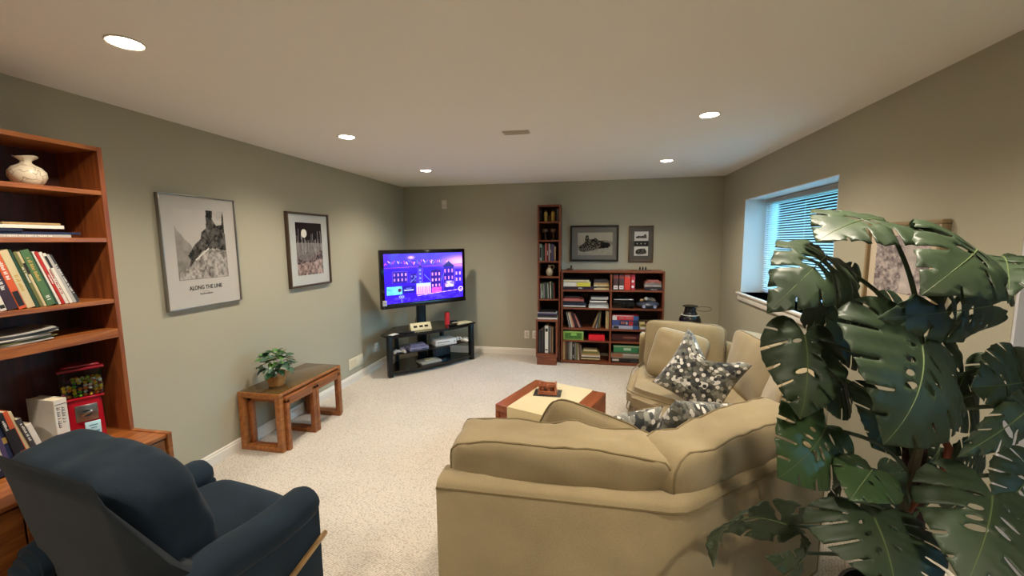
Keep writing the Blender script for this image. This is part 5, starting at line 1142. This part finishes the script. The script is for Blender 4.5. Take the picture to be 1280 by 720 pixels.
def monstera(Lh, Wh, arch, fold, slits=5, seed=0, ripple=.02, cut=.62):
    """leaf in local space: stalk joins at the origin, tip at (L,0,0), half width Wh"""
    rnd = random.Random(seed); half = catmull(HEART, 7)
    sides = []; holes = []
    for sd_ in (1, -1):
        pts = list(half)
        nn = len(pts); cum = [0]
        for a, b in zip(pts, pts[1:]): cum.append(cum[-1]+math.hypot(b[0]-a[0], b[1]-a[1]))
        tot = cum[-1]
        def at(s):
            s = max(0, min(tot, s))
            for i in range(nn-1):
                if cum[i+1] >= s: f = (s-cum[i])/(cum[i+1]-cum[i]+1e-9); return (pts[i][0]*(1-f)+pts[i+1][0]*f, pts[i][1]*(1-f)+pts[i+1][1]*f)
            return pts[-1]
        out = []; marks = []
        for k in range(slits):
            s0 = tot*(.40+.46*k/max(1, slits-1))+rnd.uniform(-.02, .02)
            depth = cut*rnd.uniform(.45, 1.1)
            marks.append((s0, depth))
        s = 0; step = tot/70; mi = 0
        while s < tot:
            if mi < len(marks) and s > marks[mi][0]-.022:
                s0, dp_ = marks[mi]; o_ = at(s0); root = (max(.02, o_[0]-.42*o_[1]*.75-.02), 0)
                ix, iy = o_[0]+(root[0]-o_[0])*dp_, o_[1]*(1-dp_)
                a, b = at(s0-.022), at(s0+.022); mid = lambda p, f, w: (p[0]+(ix-p[0])*f+w, p[1]+(iy-p[1])*f)
                out += [a, mid(a, .35, -.004), mid(a, .75, -.010), (ix-.010, iy+.012), (ix, iy), (ix+.012, iy+.010), mid(b, .75, .010), mid(b, .35, .004), b]
                s = s0+.026; mi += 1; continue
            out.append(at(s)); s += step
        sides.append([(x, y*sd_) for x, y in out])
        for k in range(slits-1):
            if rnd.random() < .75:
                o_ = at(tot*(.40+.46*(k+.5)/max(1, slits-1))); cx = o_[0]*.55+.03; cy = o_[1]*rnd.uniform(.20, .27)
                holes.append((cx, cy*sd_, rnd.uniform(.018, .032), rnd.uniform(.05, .085), sd_))
    poly = sides[0]+[(1, 0)]+[p for p in sides[1][::-1][:-1]]
    P = [(p[0]*Lh, p[1]*Wh) for p in poly]
    hp = []
    for (cx, cy, a, b, sd_) in holes:
        ang = sd_*radians(58); hp.append([((cx)*Lh+(b*cos(t)*cos(ang)-a*sin(t)*sin(ang))*Lh, cy*Wh+(b*cos(t)*sin(ang)+a*sin(t)*cos(ang))*Lh) for t in [2*pi*q/10 for q in range(10)]])
    def inside(x, y, Q):
        c = False
        for i in range(len(Q)):
            x1, y1 = Q[i]; x2, y2 = Q[i-1]
            if (y1 > y) != (y2 > y) and x < (x2-x1)*(y-y1)/(y2-y1)+x1: c = not c
        return c
    V = [Vector(p) for p in P]; E = [(i, (i+1) % len(P)) for i in range(len(P))]; F = []
    for Q in hp:
        o = len(V); V += [Vector(p) for p in Q]; E += [(o+i, o+(i+1) % len(Q)) for i in range(len(Q))]
    g = Lh/20; x = -.25*Lh
    while x < Lh:
        y = -Wh
        while y < Wh:
            if inside(x, y, P): V.append(Vector((x+g*.2*(int(y/g) % 2), y)))
            y += g
        x += g
    res = delaunay_2d_cdt(V, E, [], 0, 1e-5); vv, tri = res[0], res[2]
    t_ = bmesh.new(); lay = t_.verts.layers.float.new('vein'); bv = []
    for p in vv:
        x, y = p.x/Lh, p.y/Wh; s = x-.42*abs(y)*.75
        rip = abs(sin(pi*(s*6.5+.25)))
        z = arch*Lh*4*(x*(1-x) if 0 <= x <= 1 else (x*.6 if x < 0 else 0)) + fold*Wh*abs(y)**1.2 - .30*Wh*abs(y)**2.6*(.6+.8*arch*4) + ripple*Lh*(rip-.5)*min(1, abs(y)*2.2)
        z += .02*Lh*noise.noise(Vector((x*3, y*3, seed*7.7)))*(abs(y)+.2) + .05*Lh*sin(x*5+seed)*y*abs(y)
        v = t_.verts.new((p.x, p.y, z)); v[lay] = max(0, 1-abs(abs(y))/.035)*.8+max(0, 1-rip/.10)*.22*(1 if abs(y) < .85 else 0); bv.append(v)
    for f in tri:
        cx = sum(vv[i].x for i in f)/3; cy = sum(vv[i].y for i in f)/3
        if not inside(cx, cy, P) or any(inside(cx, cy, Q) for Q in hp): continue
        try: t_.faces.new([bv[i] for i in f])
        except ValueError: pass
    bmesh.ops.delete(t_, geom=[v for v in t_.verts if not v.link_faces], context='VERTS')
    bmesh.ops.recalc_face_normals(t_, faces=t_.faces[:])
    me = D.meshes.new('leaf'); t_.to_mesh(me); t_.free(); me.polygons.foreach_set('use_smooth', [True]*len(me.polygons))
    zz = lambda x: arch*Lh*4*x*(1-x)
    mid = MB().tube([(x*Lh, 0, zz(x)+.0008) for x in [k/12 for k in range(13)]], [.0024*(1-k/14) for k in range(13)], n=6).mesh('midrib', M_MID)
    return me, mid
mon = thing('monstera_plant', 'tall leafy split leaf monstera in a black pot in the right foreground', 'plant', (3.85, -4.15, 0))
MO = Vector((3.85, -4.15, 0))
MB().lathe([(.11, .001), (.125, .004), (.155, .16), (.172, .30), (.178, .315), (.166, .315), (.158, .28), (.0, .28)], n=40).obj('pot', mat('pot_black', '#0c0c0d', rough=.3), mon)
MB().cyl((0, 0, .276), .158, .012, 28).obj('soil', MATS['soil'], mon)
MB().tube([(0, 0, .28), (.01, 0, .6), (.0, .01, .9), (.01, 0, 1.12)], [.034, .034, .032, .028], n=14).obj('moss_pole', mat('coir_pole', '#2a1512', rough=1, bump=.8, bscale=140, var=.3, vscale=60), mon)
MB().tube([(-.03, -.03, .28), (-.04, -.02, .5), (-.035, -.03, .75), (-.02, -.04, 1.0), (.0, -.03, 1.22)], [.018, .018, .016, .014, .010], n=10).obj('stem', mat('stem_brown', '#3f3a26', rough=.6, var=.3, vscale=20), mon)
MB().tube([(.03, -.01, 1.02), (.06, -.04, .94), (.04, -.06, .86), (-.02, -.07, .80), (-.05, -.07, .72)], [.010, .011, .010, .009, .006], n=8).obj('aerial_root', M_RED_ROOT, mon)
LEAVES = [  # stalk joint, tip, side point, arch, fold
    ((3.647, -4.231, 1.681), (3.366, -4.415, 1.621), (3.619, -4.084, 1.753), 0.10, 0.10),  # top
    ((3.472, -4.256, 1.577), (3.214, -4.508, 1.429), (3.496, -4.368, 1.459), 0.16, 0.06),  # left
    ((3.815, -4.31, 1.592), (3.532, -4.562, 1.49), (3.861, -4.418, 1.472), 0.16, 0.05),  # rtop
    ((3.919, -4.272, 1.572), (3.747, -4.521, 1.48), (3.904, -4.423, 1.53), 0.12, 0.05),  # rtop2
    ((3.917, -4.268, 1.429), (3.484, -4.497, 1.421), (3.709, -4.382, 1.332), 0.03, 0.08),  # under
    ((3.359, -4.407, 1.348), (3.308, -4.523, 1.14), (3.455, -4.437, 1.277), 0.10, 0.05),  # midl
    ((3.617, -4.46, 1.343), (3.462, -4.598, 1.119), (3.785, -4.422, 1.21), 0.10, 0.05),  # big
    ((3.698, -3.975, 1.409), (3.495, -4.074, 1.336), (3.706, -3.94, 1.253), 0.05, 0.05),  # back
    ((3.451, -4.371, 1.063), (3.268, -4.511, 0.956), (3.494, -4.429, 0.927), 0.10, 0.08),  # lowl
    ((3.531, -4.457, 0.977), (3.419, -4.565, 0.942), (3.422, -4.457, 0.989), 0.10, 0.10),  # small
    ((3.577, -4.41, 0.949), (3.621, -4.448, 0.904), (3.661, -4.351, 0.965), 0.05, 0.10),  # small2
    ((3.75, -4.538, 0.977), (3.576, -4.709, 0.847), (3.526, -4.586, 0.938), 0.08, 0.06),  # bigr
    ((3.498, -4.536, 0.882), (3.484, -4.655, 0.761), (3.327, -4.617, 0.824), 0.08, 0.06),  # botc
    ((3.328, -4.458, 0.783), (3.063, -4.674, 0.781), (3.218, -4.488, 0.704), 0.20, 0.35),  # limp
    ((3.374, -4.439, 0.687), (3.208, -4.604, 0.782), (3.32, -4.494, 0.657), 0.15, 0.30),  # limp2
    ((3.957, -4.373, 1.168), (3.678, -4.521, 1.064), (3.865, -4.389, 1.18), 0.05, 0.06),  # mr
    ((4.071, -4.206, 1.179), (3.836, -4.332, 1.194), (4.051, -4.175, 1.299), 0.05, 0.10),  # mr2
    ((4.006, -4.029, 0.865), (3.896, -4.112, 0.778), (4.094, -4.022, 0.776), 0.05, 0.10),  # bk2
    ((3.63, -4.091, 1.137), (3.513, -4.183, 1.075), (3.758, -4.037, 1.034), 0.05, 0.10),  # bk3
    ((3.788, -4.094, 1.023), (3.693, -4.186, 0.918), (3.917, -4.059, 0.933), 0.05, 0.10),  # bk4
    ((3.491, -4.398, 0.85), (3.392, -4.479, 0.847), (3.533, -4.375, 0.793), 0.10, 0.10),  # sm3
    ((4.181, -4.06, 1.542), (3.993, -4.162, 1.509), (4.169, -4.017, 1.581), 0.05, 0.10),  # gr
    ((3.841, -4.051, 1.312), (3.689, -4.133, 1.211), (3.959, -4.001, 1.186), 0.05, 0.10),  # bk5
    ((4.073, -4.266, 0.917), (3.906, -4.36, 0.83), (4.044, -4.336, 0.805), 0.05, 0.10),  # br2
    ((3.963, -4.145, 1.179), (3.804, -4.251, 1.063), (4.081, -4.116, 1.053), 0.06, 0.08),  # mx1
    ((4.046, -4.163, 1.232), (4.076, -4.237, 1.078), (4.0, -4.157, 1.098), 0.06, 0.08),  # mx2
    ((3.681, -4.098, 1.351), (3.521, -4.202, 1.251), (3.769, -4.077, 1.205), 0.06, 0.08),  # mx3
    ((3.775, -4.214, 0.712), (3.623, -4.316, 0.619), (3.899, -4.185, 0.578), 0.06, 0.08),  # mx4
    ((4.034, -4.133, 0.806), (3.891, -4.188, 0.92), (4.116, -4.085, 0.904), 0.06, 0.08),  # mx5
]
def plant_leaf(i, A, T, S, arch, fold):
    A, T, S = Vector(A), Vector(T), Vector(S); X = (T-A); Lh = X.length; X.normalize(); d = S-A; yv = d-X*d.dot(X); Wh = yv.length; Y = yv.normalized(); Z = X.cross(Y)
    if Z.z < 0: Y = -Y; Z = -Z
    big = Lh > .17
    young = i in YOUNG
    me, mid = monstera(Lh, Wh, arch, fold, 5 if big else 3, seed=i+1, cut=.60 if big else .4, ripple=.022)
    me.materials.append(M_LL if young else M_LG)
    o = link('leaf', me, mon); M_ = Matrix(((X.x, Y.x, Z.x, A.x-MO.x), (X.y, Y.y, Z.y, A.y-MO.y), (X.z, Y.z, Z.z, A.z), (0, 0, 0, 1))); o.matrix_local = M_
    m = o.modifiers.new('thickness', 'SOLIDIFY'); m.thickness = .0012; m.offset = -1
    link('midrib', mid, o)
    # stalk from the stem to the leaf base
    zb = max(.34, min(1.20, A.z-.10-.35*min(.5, (A.xy-MO.xy).length))); B = Vector((MO.x-.03, MO.y-.03, zb)); h = A-B
    c1 = B+Vector((h.x*.25, h.y*.25, h.z*.65+.02)); c2 = A-X*(-.06)+Vector((0, 0, -.04)) if h.z < 0 else A+Vector((-h.x*.18, -h.y*.18, -h.z*.12-.01))
    pts = [B*(1-t)**3+c1*3*t*(1-t)**2+c2*3*t*t*(1-t)+A*t**3 for t in [k/14 for k in range(15)]]
    MB().tube([p_-MO for p_ in pts], [.0075*(1-k/30)+.001 for k in range(15)], n=8).obj('leaf_stalk', M_PET, mon)
YOUNG = {8, 9}
for i, r in enumerate(LEAVES): plant_leaf(i, *r)
